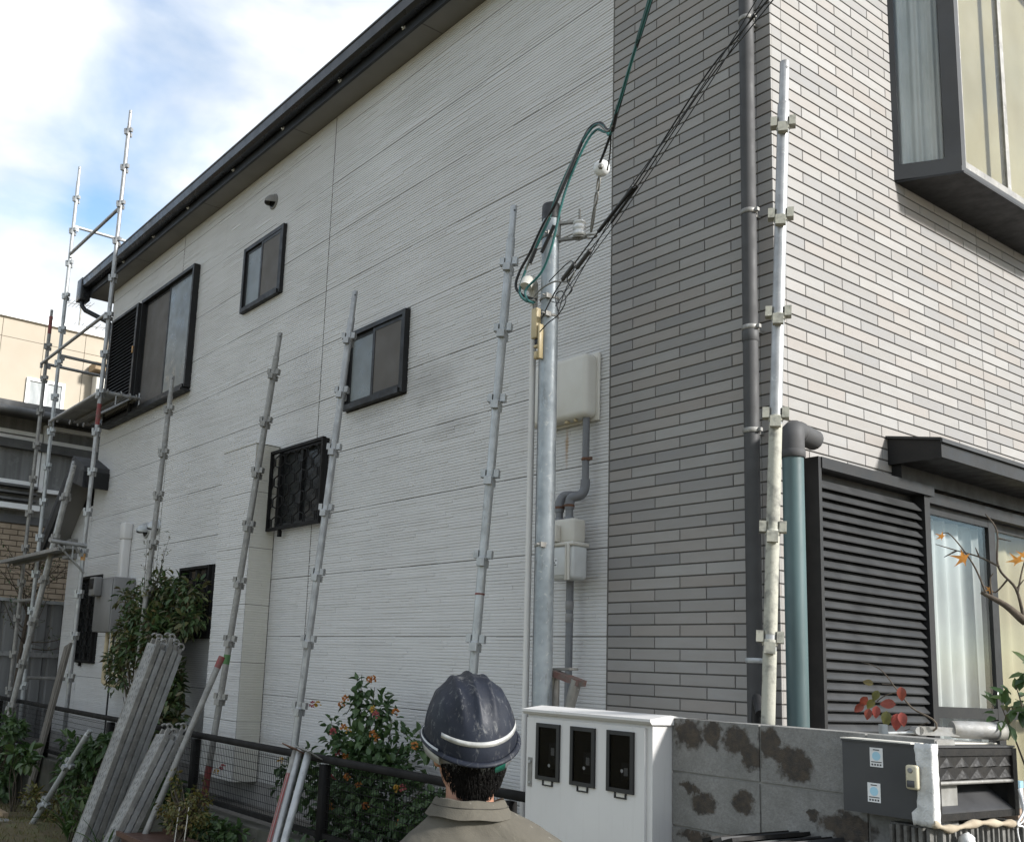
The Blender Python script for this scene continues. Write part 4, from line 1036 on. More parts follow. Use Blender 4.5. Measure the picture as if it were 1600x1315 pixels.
standard('clean galvanised scaffold pole between small window and service pole', (-1.434, -0.330, 4.312), (-1.453, -0.500, 1.673), .62, LV[:-1], 'galv_new', marks=((2.108, 2.118, 'paint_red'),))
hp = standard('paint splashed scaffold pole at the brick tile corner beside the downpipe', (0.300, -0.337, 4.330), (0.300, -0.525, 1.579), .62, (4.02, 3.60, 3.17, 2.745, 2.29, 1.87, 1.45), 'galv', cmat='paint_cream')
a_, b_ = (0.300, -0.337, 4.330), (0.300, -0.525, 1.579)
obj('paint_splash', MB().tube([ext(a_, b_, .66), ext(a_, b_, 1.84)], .0253, 16, False), M['paint_cream'], hp)
obj('paint_splash', MB().tube([ext(a_, b_, 1.90), ext(a_, b_, 2.72)], .0252, 16, False), M['paint_cream'], hp)
# erected bay at the far end of the house
XA, XB, XC, YS = -7.88, -9.60, -10.18, -.50
standard('tall scaffold upright with red band rising past the gutter', (XA + .05, YS, 7.75), (XA - .05, YS, 1.85), .62, [7.49 - .43 * i for i in range(15)], 'galv', marks=((4.13, 4.36, 'paint_red'), (2.68, 2.76, 'paint_orange')), r=.023)
standard('bright scaffold upright rising just behind the tall red banded one', (XB - .02, YS, 7.79), (XB, YS, 1.85), .3, [7.35 - .43 * i for i in range(15)], 'galv_new', r=.023)
standard('shorter scaffold upright with red top before the beige building', (XC, YS, 6.04), (XC, YS, 1.85), .3, [5.55 - .43 * i for i in range(12)], 'galv_old', marks=((5.72, 5.95, 'paint_red'),), r=.023)
def bar(label, p, q, mat='galv', r=.020, fork=True):
    t = thing('scaffold_ledger', label, 'scaffold bar', p)
    d = (Vector(q) - Vector(p)).normalized()
    obj('tube', MB().tube([p, q], r, 12), M[mat], t)
    if fork:
        for e, s in ((Vector(p), 1), (Vector(q), -1)):
            mb = MB(); mb.obox(e + d * s * .01 - Vector((0, 0, .02)), d * .022, Vector((-d.y, d.x, 0)) * .014, Vector((0, 0, .035))); obj('wedge', mb, M[mat], t)
    return t
bar('topmost guard rail between the two tall scaffold uprights', (XA, YS, 6.60), (XB, YS, 6.62))
bar('topmost cross bar running behind the gutter end from bright upright', (XB, YS + .03, 6.98), (XB, 1.0, 6.98), 'galv_new')
bar('long guard rail crossing all three uprights below the gutter hopper', (XA, YS - .03, 5.36), (XC - .1, YS - .03, 5.34))
bar('cross bar from bright upright towards the upstairs shutter box', (XB, YS + .03, 5.30), (XB, .9, 5.28))
bar('cross bar from red topped upright below the one at shutter height', (XC, YS + .03, 5.32), (XC, .9, 5.30))
bar('deck level ledger carrying planks beneath the upstairs shutter', (XA, YS - .03, 4.47), (XB, YS - .03, 4.46))
bar('low foot ledger between uprights close to the ground', (XB, YS, 1.42), (XB, .6, 1.42), 'galv_old')
bar('mid ledger across the corrugated fence behind leaning pole', (XB, YS, 2.32), (XC - .25, YS, 2.32), 'galv_old')
# bracket at the deck
bk = thing('scaffold_bracket', 'triangular scaffold bracket sticking out to the upstairs shutter', 'scaffold bracket', (XA, YS, 4.45))
obj('arm', MB().tube([(XA, YS + .02, 4.500), (XA, -.06, 4.500)], .020, 12), M['galv'], bk)
obj('brace', MB().tube([(XA, YS + .02, 4.26), (XA, -.16, 4.485)], .012, 8), M['galv'], bk)
obj('strut', MB().tube([(XA, -.33, 4.38), (XA, -.33, 4.48)], .010, 8), M['galv'], bk)
obj('stop_pin', MB().tube([(XA, -.07, 4.56), (XA, -.07, 4.40)], .011, 8), M['galv'], bk)

def deck(label, o, d, w, n, L_=1.8, wd=.24, th=.036, rail=None, hooks=(0, 1), group=None, mat='plank', name='scaffold_plank', hookmarks=None):
    """perforated steel deck: o is the front left lower corner, d length, w width, n thickness direction"""
    o = Vector(o); d = Vector(d).normalized(); n = Vector(n); n = (n - d * n.dot(d)).normalized(); w = Vector(w); w = (w - d * w.dot(d) - n * w.dot(n)).normalized()
    t = thing(name, label, 'scaffold plank', o, group)
    P = lambda a, b, c: o + w * a + d * b + n * c
    mb = MB(); mb.obox(P(wd / 2, L_ / 2, .004), w * (wd / 2 - .012), d * (L_ / 2), n * .002)
    rows_, k = 4, int(L_ / .055)
    for i in range(rows_):
        for j in range(k):
            c = P(wd * (.2 + .6 * i / (rows_ - 1)), L_ * (j + .5 + .25 * (i % 2)) / k - .01, .0015)
            mb.obox(c, w * .011, d * .014, n * .0032)
    obj('tread', mb, M[mat], t)
    for s in (0, 1):
        mb = MB(); a = .006 if s == 0 else wd - .006
        mb.obox(P(a, L_ / 2, th / 2), w * .006, d * (L_ / 2), n * (th / 2)); mb.obox(P(a + (.014 if s == 0 else -.014), L_ / 2, th - .003), w * .0085, d * (L_ / 2), n * .003)
        mb.obox(P(a + (-.003 if s == 0 else .003), L_ / 2, th * .52), w * .0045, d * (L_ / 2), n * .004)
        obj('side_rail', mb, M[rail or 'galv'], t)
    for e in hooks:
        for a in (.045, wd - .045):
            b0_ = L_ - .004 if e else .004; sg = 1 if e else -1
            mb = MB(); mb.obox(P(a, b0_ + sg * .02, th * .55), w * .010, d * .026, n * .014)
            arc = [P(a, b0_ + sg * (.058 + .026 * math.sin(t_)), th * .55 + .026 * math.cos(t_)) for t_ in [-.55 * math.pi + 1.5 * math.pi * i / 12 for i in range(13)]]
            mb.tube(arc, .0085, 8)
            obj('hook', mb, M['galv_old'], t)
    return t
deck('outer deck plank under the upstairs shutter bracket', (XA - .04, YS + .02, 4.52), (-1, 0, 0), (0, 1, 0), (0, 0, -1), 1.64)
deck('inner deck plank nearest the wall under the upstairs shutter', (XA - .04, YS + .27, 4.52), (-1, 0, 0), (0, 1, 0), (0, 0, -1), 1.64, wd=.16)
deck('low deck plank level with the water heater top', (XA + .0, YS - .28, 2.79), (-1, 0, 0), (0, 1, 0), (0, 0, -1), 2.6)
lb = thing('scaffold_bracket', 'lower triangular bracket carrying the low deck plank', 'scaffold bracket', (XA, YS, 2.6))
obj('arm', MB().tube([(XA - .01, YS + .02, 2.830), (XA - .01, YS - .36, 2.845)], .022, 12), M['galv'], lb)
obj('brace', MB().tube([(XA - .01, YS + .02, 2.55), (XA - .01, YS - .28, 2.81)], .012, 8), M['galv'], lb)
obj('strut', MB().tube([(XA - .01, YS - .12, 2.68), (XA - .01, YS - .12, 2.82)], .010, 8), M['galv'], lb)
# loose parts leaning on the fence
for k_, (dx, mt) in enumerate(((0, 'galv'), (.052, 'galv_old'))):
    top = (-8.545, -0.520, 3.826); low = (-9.011, -0.840, 0.700)
    top = (top[0] + dx, top[1] + .01, top[2] - .05 * k_); low = (low[0] + dx, low[1] + .01, low[2])
    standard(('sloping scaffold pole leaning up to the little extension roof' if k_ == 0 else 'second sloping scaffold pole strapped against the first'), top, low, .24, (3.42, 2.96, 2.50, 2.04, 1.58, 1.12), mt, ang=.2)
def plank_stack(n, lt, lb_, rt, L0, group, labels, mat='plank'):
    d = Vector(lt) - Vector(lb_)
    for i in range(n):
        off = Vector((.010 * i, .045 * i, -.006 * i))
        o = ext(lt, lb_, .23)
        deck(labels[i], Vector(o) + off, d, (1, 0, 0), (0, 1, .2), L0 - (.0, .03, -.02, .015, .04)[i], wd=.175, th=.036, hooks=(1,), group=group, rail=('galv_old', 'galv', 'galv_old', 'plank', 'galv')[i])
plank_stack(5, (-5.011, -0.860, 1.807), (-5.146, -1.250, 0.337), None, 1.66, 'tall scaffold planks stacked on the fence',
            ['front plank of the tall stack leaning on the fence, perforated face showing', 'second plank of the tall stack leaning on the fence', 'middle plank of the tall stack leaning on the fence', 'fourth plank of the tall stack leaning on the fence', 'rearmost plank of the tall stack, touching the fence'])
plank_stack(3, (-4.418, -0.950, 1.203), (-4.368, -1.300, 0.462), None, 1.05, 'short scaffold planks stacked on the fence',
            ['front plank of the short stack, perforated face showing', 'middle plank of the short stack leaning on the fence', 'rear plank of the short stack with rust red streak'])
t_, l_ = (-4.087, -0.660, 1.720), (-4.102, -1.150, 0.434)
standard('plain pipe with red end leaning over the fence at an angle', t_, l_, .24, (), 'galv_old', pin=0, marks=((1.66, 1.74, 'paint_red'),), r=.0225)
jb_ = [((-2.744, -0.770, 1.209), (-2.550, -1.020, 0.682), 'red streaked pipe of the bundle leaning on the fence', 'paint_red', .019), ((-2.721, -0.750, 1.225), (-2.520, -1.000, 0.686), 'middle pipe of the bundle leaning on the fence', 'galv', .021), ((-2.594, -0.770, 1.207), (-2.392, -1.020, 0.708), 'lighter speckled pipe of the bundle leaning on the fence', 'galv_new', .022)]
for n_, (t_, l_, lab, mt, rr) in enumerate(jb_):
    p_ = standard(lab, t_, l_, .2, (), mt if mt != 'paint_red' else 'galv_old', pin=0, r=rr, name='jack_pipe', cat='pipe')
    if mt == 'paint_red': obj('red_streak', MB().tube([ext(t_, l_, .45), ext(t_, l_, 1.08)], rr + .0006, 10, False), M['paint_red'], p_)
    if n_ != 1:
        d = (Vector(t_) - Vector(l_)).normalized()
        mb = MB(); mb.obox(Vector(t_) + d * .004, Vector((.066, .01, -.01)), d.cross(Vector((1, 0, 0))).normalized() * .055, d * .0035); obj('base_plate', mb, M['galv_old'] if n_ else M['rust'], p_)
t_, l_ = (-7.569, -0.670, 1.781), (-7.978, -0.800, 0.226)
d = (Vector(t_) - Vector(l_)); mb = MB(); dn = d.normalized(); mb.obox((Vector(t_) + Vector(l_)) / 2, dn * (d.length / 2 + .02), Vector((.085, .0, .02)), dn.cross(Vector((1, 0, .2))).normalized() * .014)
mb.obox((Vector(t_) + Vector(l_)) / 2 + Vector((.03, -.016, 0)), dn * (d.length / 2), Vector((.012, 0, .003)), dn.cross(Vector((1, 0, .2))).normalized() * .004)
tag(obj('leaning_board', mb, M['wood_grey']), 'weathered grey board leaning from the bed against the fence end', 'board')
standard('short bright scaffold pole with two sockets tilted in the flower bed', (-5.767, -0.980, 1.105), (-6.548, -1.140, 0.258), .2, (.80, .45), 'galv_new', ang=.3, pin=.05)
mb = MB(); mb.box((-8.6, -1.75, .20), (-7.15, -1.18, .245)); mb.box((-8.6, -1.75, .2455), (-7.15, -1.70, .27)); mb.box((-8.6, -1.23, .2455), (-7.15, -1.18, .27))
tag(obj('wooden_board', mb, M['wood_tan']), 'tan wooden board lying flat on the mossy ground', 'board')
# jack legs behind the cabinet
jk = thing('folding_trestle', 'steel trestle legs with red cross bar behind the white cabinet', 'trestle', (-.93, -.35, .62))
mb = MB(); mb.obox((-.965, -.36, 1.745), (.075, .02, .004), (0, .03, 0), (0, 0, .006)); obj('top_plate', mb, M['galv_old'], jk)
mb = MB(); mb.tube([(-.995, -.36, 1.74), (-.99, -.36, .62)], .022, 12); obj('leg', mb, M['galv_old'], jk)
mb = MB(); mb.tube([(-.965, -.40, 1.735), (-1.02, -.40, 1.45), (-1.05, -.40, .62)], .010, 8); obj('stay', mb, M['paint_cream'], jk)
mb = MB(); mb.obox((-.885, -.385, 1.705), (.085, .01, -.022), (0, .028, 0), (.004, 0, .014)); obj('red_bar', mb, M['red_worn'], jk)
mb = MB(); mb.tube([(-.825, -.385, 1.70), (-.90, -.38, 1.50), (-1.0, -.36, .62)], .026, 12); obj('leg', mb, M['galv_old'], jk)

# ================================================================== MAILBOX CORNER
M['post_block'] = pm('split_ribbed_block', (.155, .15, .138, 1), (.075, .072, .066, 1), 18, .95, bump=.9, bscale=70)
gpst = thing('gate_post', 'rough ribbed concrete gate post under the mailbox', 'gate post', (.95, -.5, 0))
mb = MB(); mb.box((.872, -.735, -.05), (1.012, -.20, 1.318)); obj('core', mb, M['post_block'], gpst)
for i in range(6):
    x = .876 + i * .0227
    mb = MB(); mb.prism([(x, -.7345, -.05), (x + .004, -.752 - random.uniform(0, .004), -.05), (x + .014, -.752 - random.uniform(0, .004), -.05), (x + .018, -.7345, -.05)], (0, 0, 1.366 - random.uniform(0, .004))); obj('rib', mb, M['post_block'], gpst, fix=True)
for i in range(16):
    y = -.73 + i * .033
    mb = MB(); mb.prism([(1.0115, y, -.05), (1.027 + random.uniform(0, .004), y + .005, -.05), (1.026 + random.uniform(0, .004), y + .021, -.05), (1.0115, y + .026, -.05)], (0, 0, 1.364)); obj('rib', mb, M['post_block'], gpst, fix=True)
M['mail_dark'] = pm('dark_grey_mailbox_paint', (.040, .040, .042, 1), (.032, .032, .033, 1), 3, .5)
M['cast_black'] = pm('black_cast_flap', (.007, .0065, .0065, 1), (.015, .013, .011, 1), 30, .6, bump=.3, spec=.25)
mx_ = thing('mailbox', 'dark grey mailbox with chevron embossed flap on the gate post', 'mailbox', (.87, -.5, 1.32))
mb = MB()
X0, X1, Y0, Y1, Z0_, Z1_ = .735, 1.012, -.757, -.225, 1.335, 1.556
for a, b in (((X0, Y0, Z0_), (X1 - .002, Y0 + .006, Z1_ - .006)), ((X0, Y1 - .006, Z0_), (X1, Y1, Z1_ - .006)), ((X0, Y0 + .006, Z0_), (X0 + .006, Y1 - .006, Z1_ - .006)), ((X0 + .006, Y0 + .006, Z0_), (X1, Y1 - .006, Z0_ + .006)), ((X0 - .002, Y0 - .004, Z1_ - .006), (X1 + .004, Y1 + .002, Z1_))): mb.box(a, b)
obj('body', mb, M['mail_dark'], mx_)
mb = MB(); mb.box((X0 - .003, Y0 - .0062, Z1_ + .0002), (X1 - .05, Y1, Z1_ + .004)); obj('lid_edge', mb, M['white_plastic'], mx_)
mb = MB()
for a, b in (((X1 - .012, Y0 + .002, Z0_ + .002), (X1 + .010, Y0 + .045, Z1_ - .008)), ((X1 - .012, Y1 - .03, Z0_ + .002), (X1 + .010, Y1 - .002, Z1_ - .008)), ((X1 - .012, Y0 + .045, Z1_ - .03), (X1 + .009, Y1 - .03, Z1_ - .0085)), ((X1 - .012, Y0 + .045, Z0_ + .002), (X1 + .009, Y1 - .03, Z0_ + .022))): mb.box(a, b)
obj('slot_frame', mb, M['cast_black'], mx_)
mb = MB(); mb.box((X1 - .008, Y0 + .045, 1.448), (X1 + .002, Y1 - .03, Z1_ - .03)); fp = obj('flap', mb, M['cast_black'], mx_)
w_ = (Y1 - .03 - Y0 - .045)
for row in (0, 1):
    for i in range(5):
        y = Y0 + .055 + i * w_ / 5; z = 1.455 + row * .036; mb = MB()
        mb.add([(X1 + .0021, y, z), (X1 + .0021, y + w_ / 10, z + .030), (X1 + .0021, y + w_ / 5, z), (X1 + .013, y + w_ / 10, z + .004)], [(0, 1, 3), (1, 2, 3), (0, 3, 2)])
        obj('chevron', mb, M['cast_black'], fp, fix=True)
mb = MB(); mb.tube([(X1 + .004, Y0 + .045, 1.446), (X1 + .004, Y1 - .03, 1.446)], .006, 8); obj('flap_rail', mb, M['galv_old'], fp)
mb = MB(); mb.add([(X1 - .10, Y0 + .045, 1.44), (X1 - .10, Y1 - .03, 1.44), (X1 + .004, Y1 - .03, 1.36), (X1 + .004, Y0 + .045, 1.36), (X1 - .10, Y0 + .045, 1.435), (X1 - .10, Y1 - .03, 1.435), (X1 + .004, Y1 - .03, 1.355), (X1 + .004, Y0 + .045, 1.355)], [(0, 1, 2, 3), (7, 6, 5, 4), (0, 3, 7, 4), (1, 5, 6, 2), (2, 6, 7, 3), (0, 4, 5, 1)]); obj('letter_tray', mb, M['mail_dark'], mx_, fix=True)
# stickers: blank white labels with a pale blue disc and dark print lines
M['sticker'] = pm('sticker_paper', (.70, .70, .69, 1), None, 5, .5); M['sticker_blue'] = pm('sticker_blue_print', (.35, .58, .70, 1), None, 5, .5)
M['print'] = pm('dark_print', (.06, .06, .065, 1), None, 5, .6)
for k_, (cx_, cz_, rot) in enumerate(((.849, 1.507, .05), (.838, 1.400, -.02))):
    st = thing('sticker', ('small white sticker with pale blue disc near the mailbox lid' if k_ == 0 else 'lower white sticker with pale blue disc on the mailbox side'), 'sticker', (cx_, Y0 - .001, cz_))
    w2, h2 = .021, .029
    def sq(x0, x1, z0, z1, y): return MB().box((cx_ + x0, y, cz_ + z0), (cx_ + x1, y + .0004, cz_ + z1))
    obj('paper', sq(-w2, w2, -h2, h2, Y0 - .0012), M['sticker'], st)
    mb = MB(); mb.lathe((cx_, Y0 - .0013, cz_ + .004), (0, -1, 0), [(.0135, 0), (.0135, .0004)], 20); obj('blue_disc', mb, M['sticker_blue'], st)
    for (a, b, c, d_) in ((-.010, .010, .021, .024), (-.017, .017, -.0155, -.0125)): obj('print_line', sq(a, b, c, d_, Y0 - .0018), M['print'], st)
    for i in range(4): obj('print_mark', sq(-.016 + i * .0088, -.0105 + i * .0088, -.025, -.0195, Y0 - .0018), M['print'], st)
# white plastic sheet taped round the corner, and the intercom button on it
def m_film():
    t = NT('white_plastic_film'); t.col(t.ramp(t.noise(30, 4), [(.3, (.40, .40, .39, 1)), (.7, (.62, .62, .61, 1))])); t.rough(.35)
    t.bump(t.noise(45, 5, .6, dist=1.2), .5, .006); return t.m
M['film'] = m_film()
mb = MB(); vs = []; n1, n2 = 14, 22; rf = random.Random(8)
for i in range(n1 + 1):
    z = 1.322 + .238 * i / n1
    lw_ = .044 + .004 * math.sin(i * .6) + .003 * rf.random() + (.016 if i < 3 else 0)
    for j in range(n2 + 1):
        s = j / n2 * (lw_ + .034)
        if s < lw_: p = (X1 + .012 - (lw_ - s), Y0 - .0085 - .002 * rf.random(), z + .003 * rf.random())
        else: p = (X1 + .0135 + .003 * rf.random(), Y0 - .008 + (s - lw_), z + .004 * rf.random())
        vs.append(p)
mb.add(vs, [(i * (n2 + 1) + j, i * (n2 + 1) + j + 1, (i + 1) * (n2 + 1) + j + 1, (i + 1) * (n2 + 1) + j) for i in range(n1) for j in range(n2)], True)
pf_ = tag(obj('plastic_wrap', mb, M['film']), 'crumpled white plastic film taped round the mailbox corner', 'plastic wrap')
md = pf_.modifiers.new('thickness', 'SOLIDIFY'); md.thickness = .0015; md.offset = -1
ic = thing('intercom', 'small cream intercom button stuck on the plastic wrap', 'intercom', (.978, -.79, 1.43))
mb = MB(); mb.rbox((.955, -.790, 1.425), (.993, -.768, 1.497), .008, 3); obj('case', mb, M['cream_pipe'] if False else M['yellow_box'] if False else pm('cream_intercom_plastic', (.52, .47, .34, 1), None, 4, .45), ic)
mb = MB(); mb.lathe((.972, -.790, 1.481), (0, -1, 0), [(.0075, 0), (.0075, .002), (.006, .003)], 16); obj('button', mb, M['heater'], ic)
mb = MB(); mb.rbox((.961, -.7925, 1.432), (.984, -.7895, 1.452), .002, 1); obj('name_window', mb, M['print'], ic)
# twisted cloth and string below the box
mb = MB(); mb.tube(smooth([(1.02, -.765, 1.335), (1.035, -.70, 1.318), (1.045, -.55, 1.330), (1.045, -.40, 1.322), (1.03, -.26, 1.315)], 6), [.010 + .004 * math.sin(i * 1.3) for i in range(25)], 8)
tag(obj('cloth_strip', mb, pm('dirty_cloth', (.36, .31, .23, 1), (.25, .2, .14, 1), 12, .9)), 'dirty beige cloth strip hanging along the mailbox foot', 'cloth')
mb = MB(); mb.tube(smooth([(1.03, -.245, 1.42), (1.05, -.26, 1.36), (1.045, -.30, 1.315), (1.05, -.27, 1.305), (1.06, -.26, 1.25), (1.05, -.29, 1.1)], 6), .0035, 6); mb.tube(smooth([(1.03, -.24, 1.40), (1.045, -.255, 1.33), (1.04, -.29, 1.30), (1.05, -.285, 1.2), (1.05, -.32, 1.05)], 6), .0025, 6)
tag(obj('white_string', mb, M['porcelain']), 'knotted white string hanging from the mailbox corner', 'string')
mb = MB()
rf = random.Random(3)
mb.lathe((1.052, -.655, 1.262), (.3, .2, 1), [(.004, 0), (.020, .010), (.026, .026), (.018, .040), (.004, .048)], 9); mb.lathe((1.058, -.625, 1.235), (.1, .5, 1), [(.004, 0), (.022, .010), (.020, .034), (.004, .046)], 9)
mb.v = [(v[0] + rf.uniform(-.004, .004), v[1] + rf.uniform(-.004, .004), v[2] + rf.uniform(-.004, .004)) for v in mb.v]
tag(obj('paper_wad', mb, M['film']), 'crumpled white paper wad caught on the ribbed gate post', 'paper')
ws = thing('small_white_box', 'little white box with blue stripe beside the mailbox flap', 'box', (1.01, -.19, 1.30))
mb = MB(); mb.rbox((.975, -.215, 1.355), (1.01, -.165, 1.44), .003, 1); obj('carton', mb, M['sticker'], ws)
mb = MB(); mb.box((.9765, -.2135, 1.4402), (1.0112, -.1665, 1.4425)); mb.box((1.0102, -.2135, 1.420), (1.0112, -.1665, 1.4400)); obj('blue_stripe', mb, M['sticker_blue'], ws)
bp = MB(); bp.box((.74, -.19, 0), (1.0, .25, 1.353)); tag(obj('far_gate_post', bp, pm('peach_render', (.42, .30, .22, 1), (.33, .25, .19, 1), 6, .9, bump=.3)), 'peach rendered post standing behind the mailbox', 'gate post')
# caulking gun lying on the lid
cgun = thing('caulking_gun', 'dusty grey caulking gun lying across the mailbox lid', 'caulking gun', (.9, -.5, 1.56))
p0, p1 = Vector((.835, -.46, 1.597)), Vector((.985, -.25, 1.600)); dd = (p1 - p0).normalized()
M['tool'] = pm('dusty_tool_metal', (.30, .30, .295, 1), (.20, .19, .17, 1), 14, .6, .3, bump=.3)
mb = MB(); mb.tube([p0 + dd * .10, p0 + dd * .115, p1 - dd * .02, p1 - dd * .005], [.026, .028, .029, .024], 16); obj('barrel', mb, M['tool'], cgun)
mb = MB(); mb.tube([p1 - dd * .012, p1 + dd * .012, p1 + dd * .02], [.031, .031, .018], 16); obj('end_cap', mb, M['white_plastic'], cgun)
mb = MB(); sdv = dd.cross(Vector((0, 0, 1))).normalized(); mb.obox(p0 + dd * .05 + Vector((0, 0, -.008)), dd * .065, sdv * .020, Vector((0, 0, .014))); mb.tube([p0 - dd * .015 - Vector((0, 0, .008)) - sdv * .02, p0 - dd * .015 - Vector((0, 0, .008)) + sdv * .02], .014, 10); obj('handle', mb, M['tool'], cgun)
mb = MB(); mb.tube([p0 + dd * .098 - sdv * .027 + Vector((0, 0, 0)), p0 + dd * .098 - sdv * .031], .008, 10); obj('rivet', mb, M['seal'], cgun)
mb = MB(); mb.tube([p0 - dd * .02 - Vector((0, 0, .015)), p0 - dd * .11 - Vector((0, 0, .020))], .005, 8); mb.obox(p0 - dd * .125 + Vector((0, 0, -.010)), dd * .004 + sdv * .010, sdv * .014, Vector((0, 0, .018))); obj('plunger_rod', mb, M['galv_new'], cgun)
# black ribbed sheets beside the wall
bs = thing('ribbed_sheet_stack', 'stack of black ribbed plastic sheets standing before the block wall', 'sheet stack', (.70, -.86, 0))
mb = MB(); mb.box((.46, -1.10, 0), (.90, -.70, 1.21)); obj('stack', mb, M['cast_black'], bs)
for i in range(11):
    x = .46 + i * .040; mb = MB(); mb.obox((x + .018, -.90, 1.222 + .004 * (i % 3)), (.017, 0, .006), (0, .205, 0), (-.002, 0, .006)); obj('ribbed_sheet', mb, M['mail_dark'] if i % 2 else M['cast_black'], bs)

# ================================================================== THE WORKER
WB = Vector((.743, -2.298, 0.0))
fwd_ = Vector((-.823, .568, 0)).normalized(); lft = Vector((-.568, -.823, 0)).normalized()
an = R(8); FW = (fwd_ * math.cos(an) + lft * math.sin(an)).normalized(); RT = Vector((FW.y, -FW.x, 0)).normalized()
def W(p): return WB + RT * p[0] + FW * p[1] + Vector((0, 0, p[2]))
def ring_loft(mb, rings, n=20, e=2.3, close=True):
    """rings: (cx, cy, z, half width, half depth)"""
    vs = []
    for (cx, cy, z, a, b) in rings:
        for j in range(n):
            t = 2 * math.pi * j / n; c, s = math.cos(t), math.sin(t)
            vs.append((cx + a * math.copysign(abs(c) ** (2 / e), c), cy + b * math.copysign(abs(s) ** (2 / e), s), z))
    fs = [(i * n + j, i * n + (j + 1) % n, (i + 1) * n + (j + 1) % n, (i + 1) * n + j) for i in range(len(rings) - 1) for j in range(n)]
    if close: fs += [tuple(reversed(range(n))), tuple((len(rings) - 1) * n + j for j in range(n))]
    mb.add([W(v) for v in vs], fs, True)
def limb(mb, pts, rad, n=12): mb.tube([W(p) for p in smooth(pts, 5)], [rad[0] + (rad[-1] - rad[0]) * i / (len(smooth(pts, 5)) - 1) for i in range(len(smooth(pts, 5)))], n)
M['skin'] = pm('tanned_skin', (.36, .19, .12, 1), (.28, .13, .08, 1), 9, .55, bump=.1, bscale=150)
M['hair'] = pm('black_hair', (.004, .0037, .0035, 1), (.007, .006, .0055, 1), 40, .7, bump=.6, bscale=180, stretch=(1, 1, .2), spec=.12)
def m_shirt():
    t = NT('olive_work_shirt')
    base = t.ramp(t.noise(3, 5), [(.3, (.068, .060, .046, 1)), (.7, (.090, .081, .063, 1))])
    base = t.mix(t.ramp(t.noise(5.5, 5, .6, vec=t.map((1, 1, 1), loc=(3.1, .7, .2))), [(.60, 0.0), (.72, .55)]), base, (.05, .044, .034, 1))
    base = t.mix(t.ramp(t.noise(42, 3), [(.68, 0.0), (.74, .55)]), base, (.24, .225, .19, 1))
    t.col(base); t.rough(.9)
    h = t.math('ADD', t.math('MULTIPLY', t.noise(7, 3, .5, dist=.6), 1.0), t.math('MULTIPLY', t.noise(320, 2), .04))
    t.bump(h, .55, .03)
    return t.m
M['shirt'] = m_shirt()
M['trousers'] = pm('work_trousers', (.10, .095, .085, 1), None, 6, .9, bump=.3)
M['boots'] = pm('dark_boots', (.03, .028, .026, 1), None, 9, .6)
pe = thing('person', 'worker in navy hard hat and olive work shirt, back to us, looking up at house', 'person', WB)
mb = MB()
HDZ = 1.545
ring_loft(mb, [(0, .030, 1.425, .030, .035), (0, .030, 1.44, .052, .075), (0, .022, 1.475, .066, .092), (0, .012, 1.52, .073, .097), (0, .008, 1.57, .075, .098), (0, .004, 1.61, .070, .090), (0, .002, 1.64, .055, .070), (0, .0, 1.66, .025, .03)], 20, 2.2)   # head
ring_loft(mb, [(0, .095, 1.515, .010, .014), (0, .100, 1.50, .016, .022), (0, .095, 1.485, .015, .014)], 10, 2)                                  # nose
for s in (-1, 1):
    ring_loft(mb, [(s * .078, -.004, 1.485, .008, .012), (s * .082, -.008, 1.51, .010, .020), (s * .082, -.008, 1.535, .009, .019), (s * .079, -.006, 1.55, .006, .010)], 10, 2)   # ears
ring_loft(mb, [(0, -.012, 1.34, .066, .062), (0, -.010, 1.40, .057, .058), (0, .0, 1.45, .055, .060), (0, .006, 1.49, .058, .066)], 16, 2.1)     # neck
ring_loft(mb, [(0, .0, .90, .155, .105), (0, .0, 1.0, .15, .10), (0, -.005, 1.15, .17, .11), (.03, -.01, 1.25, .19, .105), (.03, -.012, 1.295, .14, .08), (.015, -.012, 1.36, .06, .055)], 20)
for s in (-1, 1):
    limb(mb, [(.03 + s * .140, -.012, 1.255), (.03 + s * .205, -.016, 1.19), (.03 + s * .238, -.02, 1.03)], [.046, .040])
    limb(mb, [(.03 + s * .235, -.02, 1.03), (.03 + s * .245, .02, .90), (.03 + s * .245, .07, .79)], [.042, .027])
    limb(mb, [(.03 + s * .245, .07, .80), (.03 + s * .247, .09, .745), (.03 + s * .245, .10, .70)], [.034, .036])           # palm
    for q, (dy, ln, dx) in enumerate(((-.030, .066, 0), (-.010, .078, 0), (.010, .072, 0), (.028, .056, 0))):
        limb(mb, [(.03 + s * .245, .10 + dy, .705), (.03 + s * .240, .108 + dy, .675), (.03 + s * .228, .112 + dy, .675 - ln * .55), (.03 + s * .214, .112 + dy, .675 - ln * .8)], [.0095, .0075], 8)
    limb(mb, [(.03 + s * .235, .115, .755), (.03 + s * .222, .145, .73), (.03 + s * .214, .155, .70)], [.012, .009], 8)     # thumb
    limb(mb, [(s * .085, .0, .93), (s * .095, .01, .70), (s * .10, .01, .48)], [.088, .058])
    limb(mb, [(s * .10, .01, .48), (s * .103, -.012, .30), (s * .105, -.01, .08)], [.058, .038])
body = obj('body', mb, M['skin'], pe, fix=True)
md = body.modifiers.new('skin_join', 'REMESH'); md.mode = 'VOXEL'; md.voxel_size = .007; md.use_smooth_shade = True
md = body.modifiers.new('soften', 'SMOOTH'); md.factor = .5; md.iterations = 4
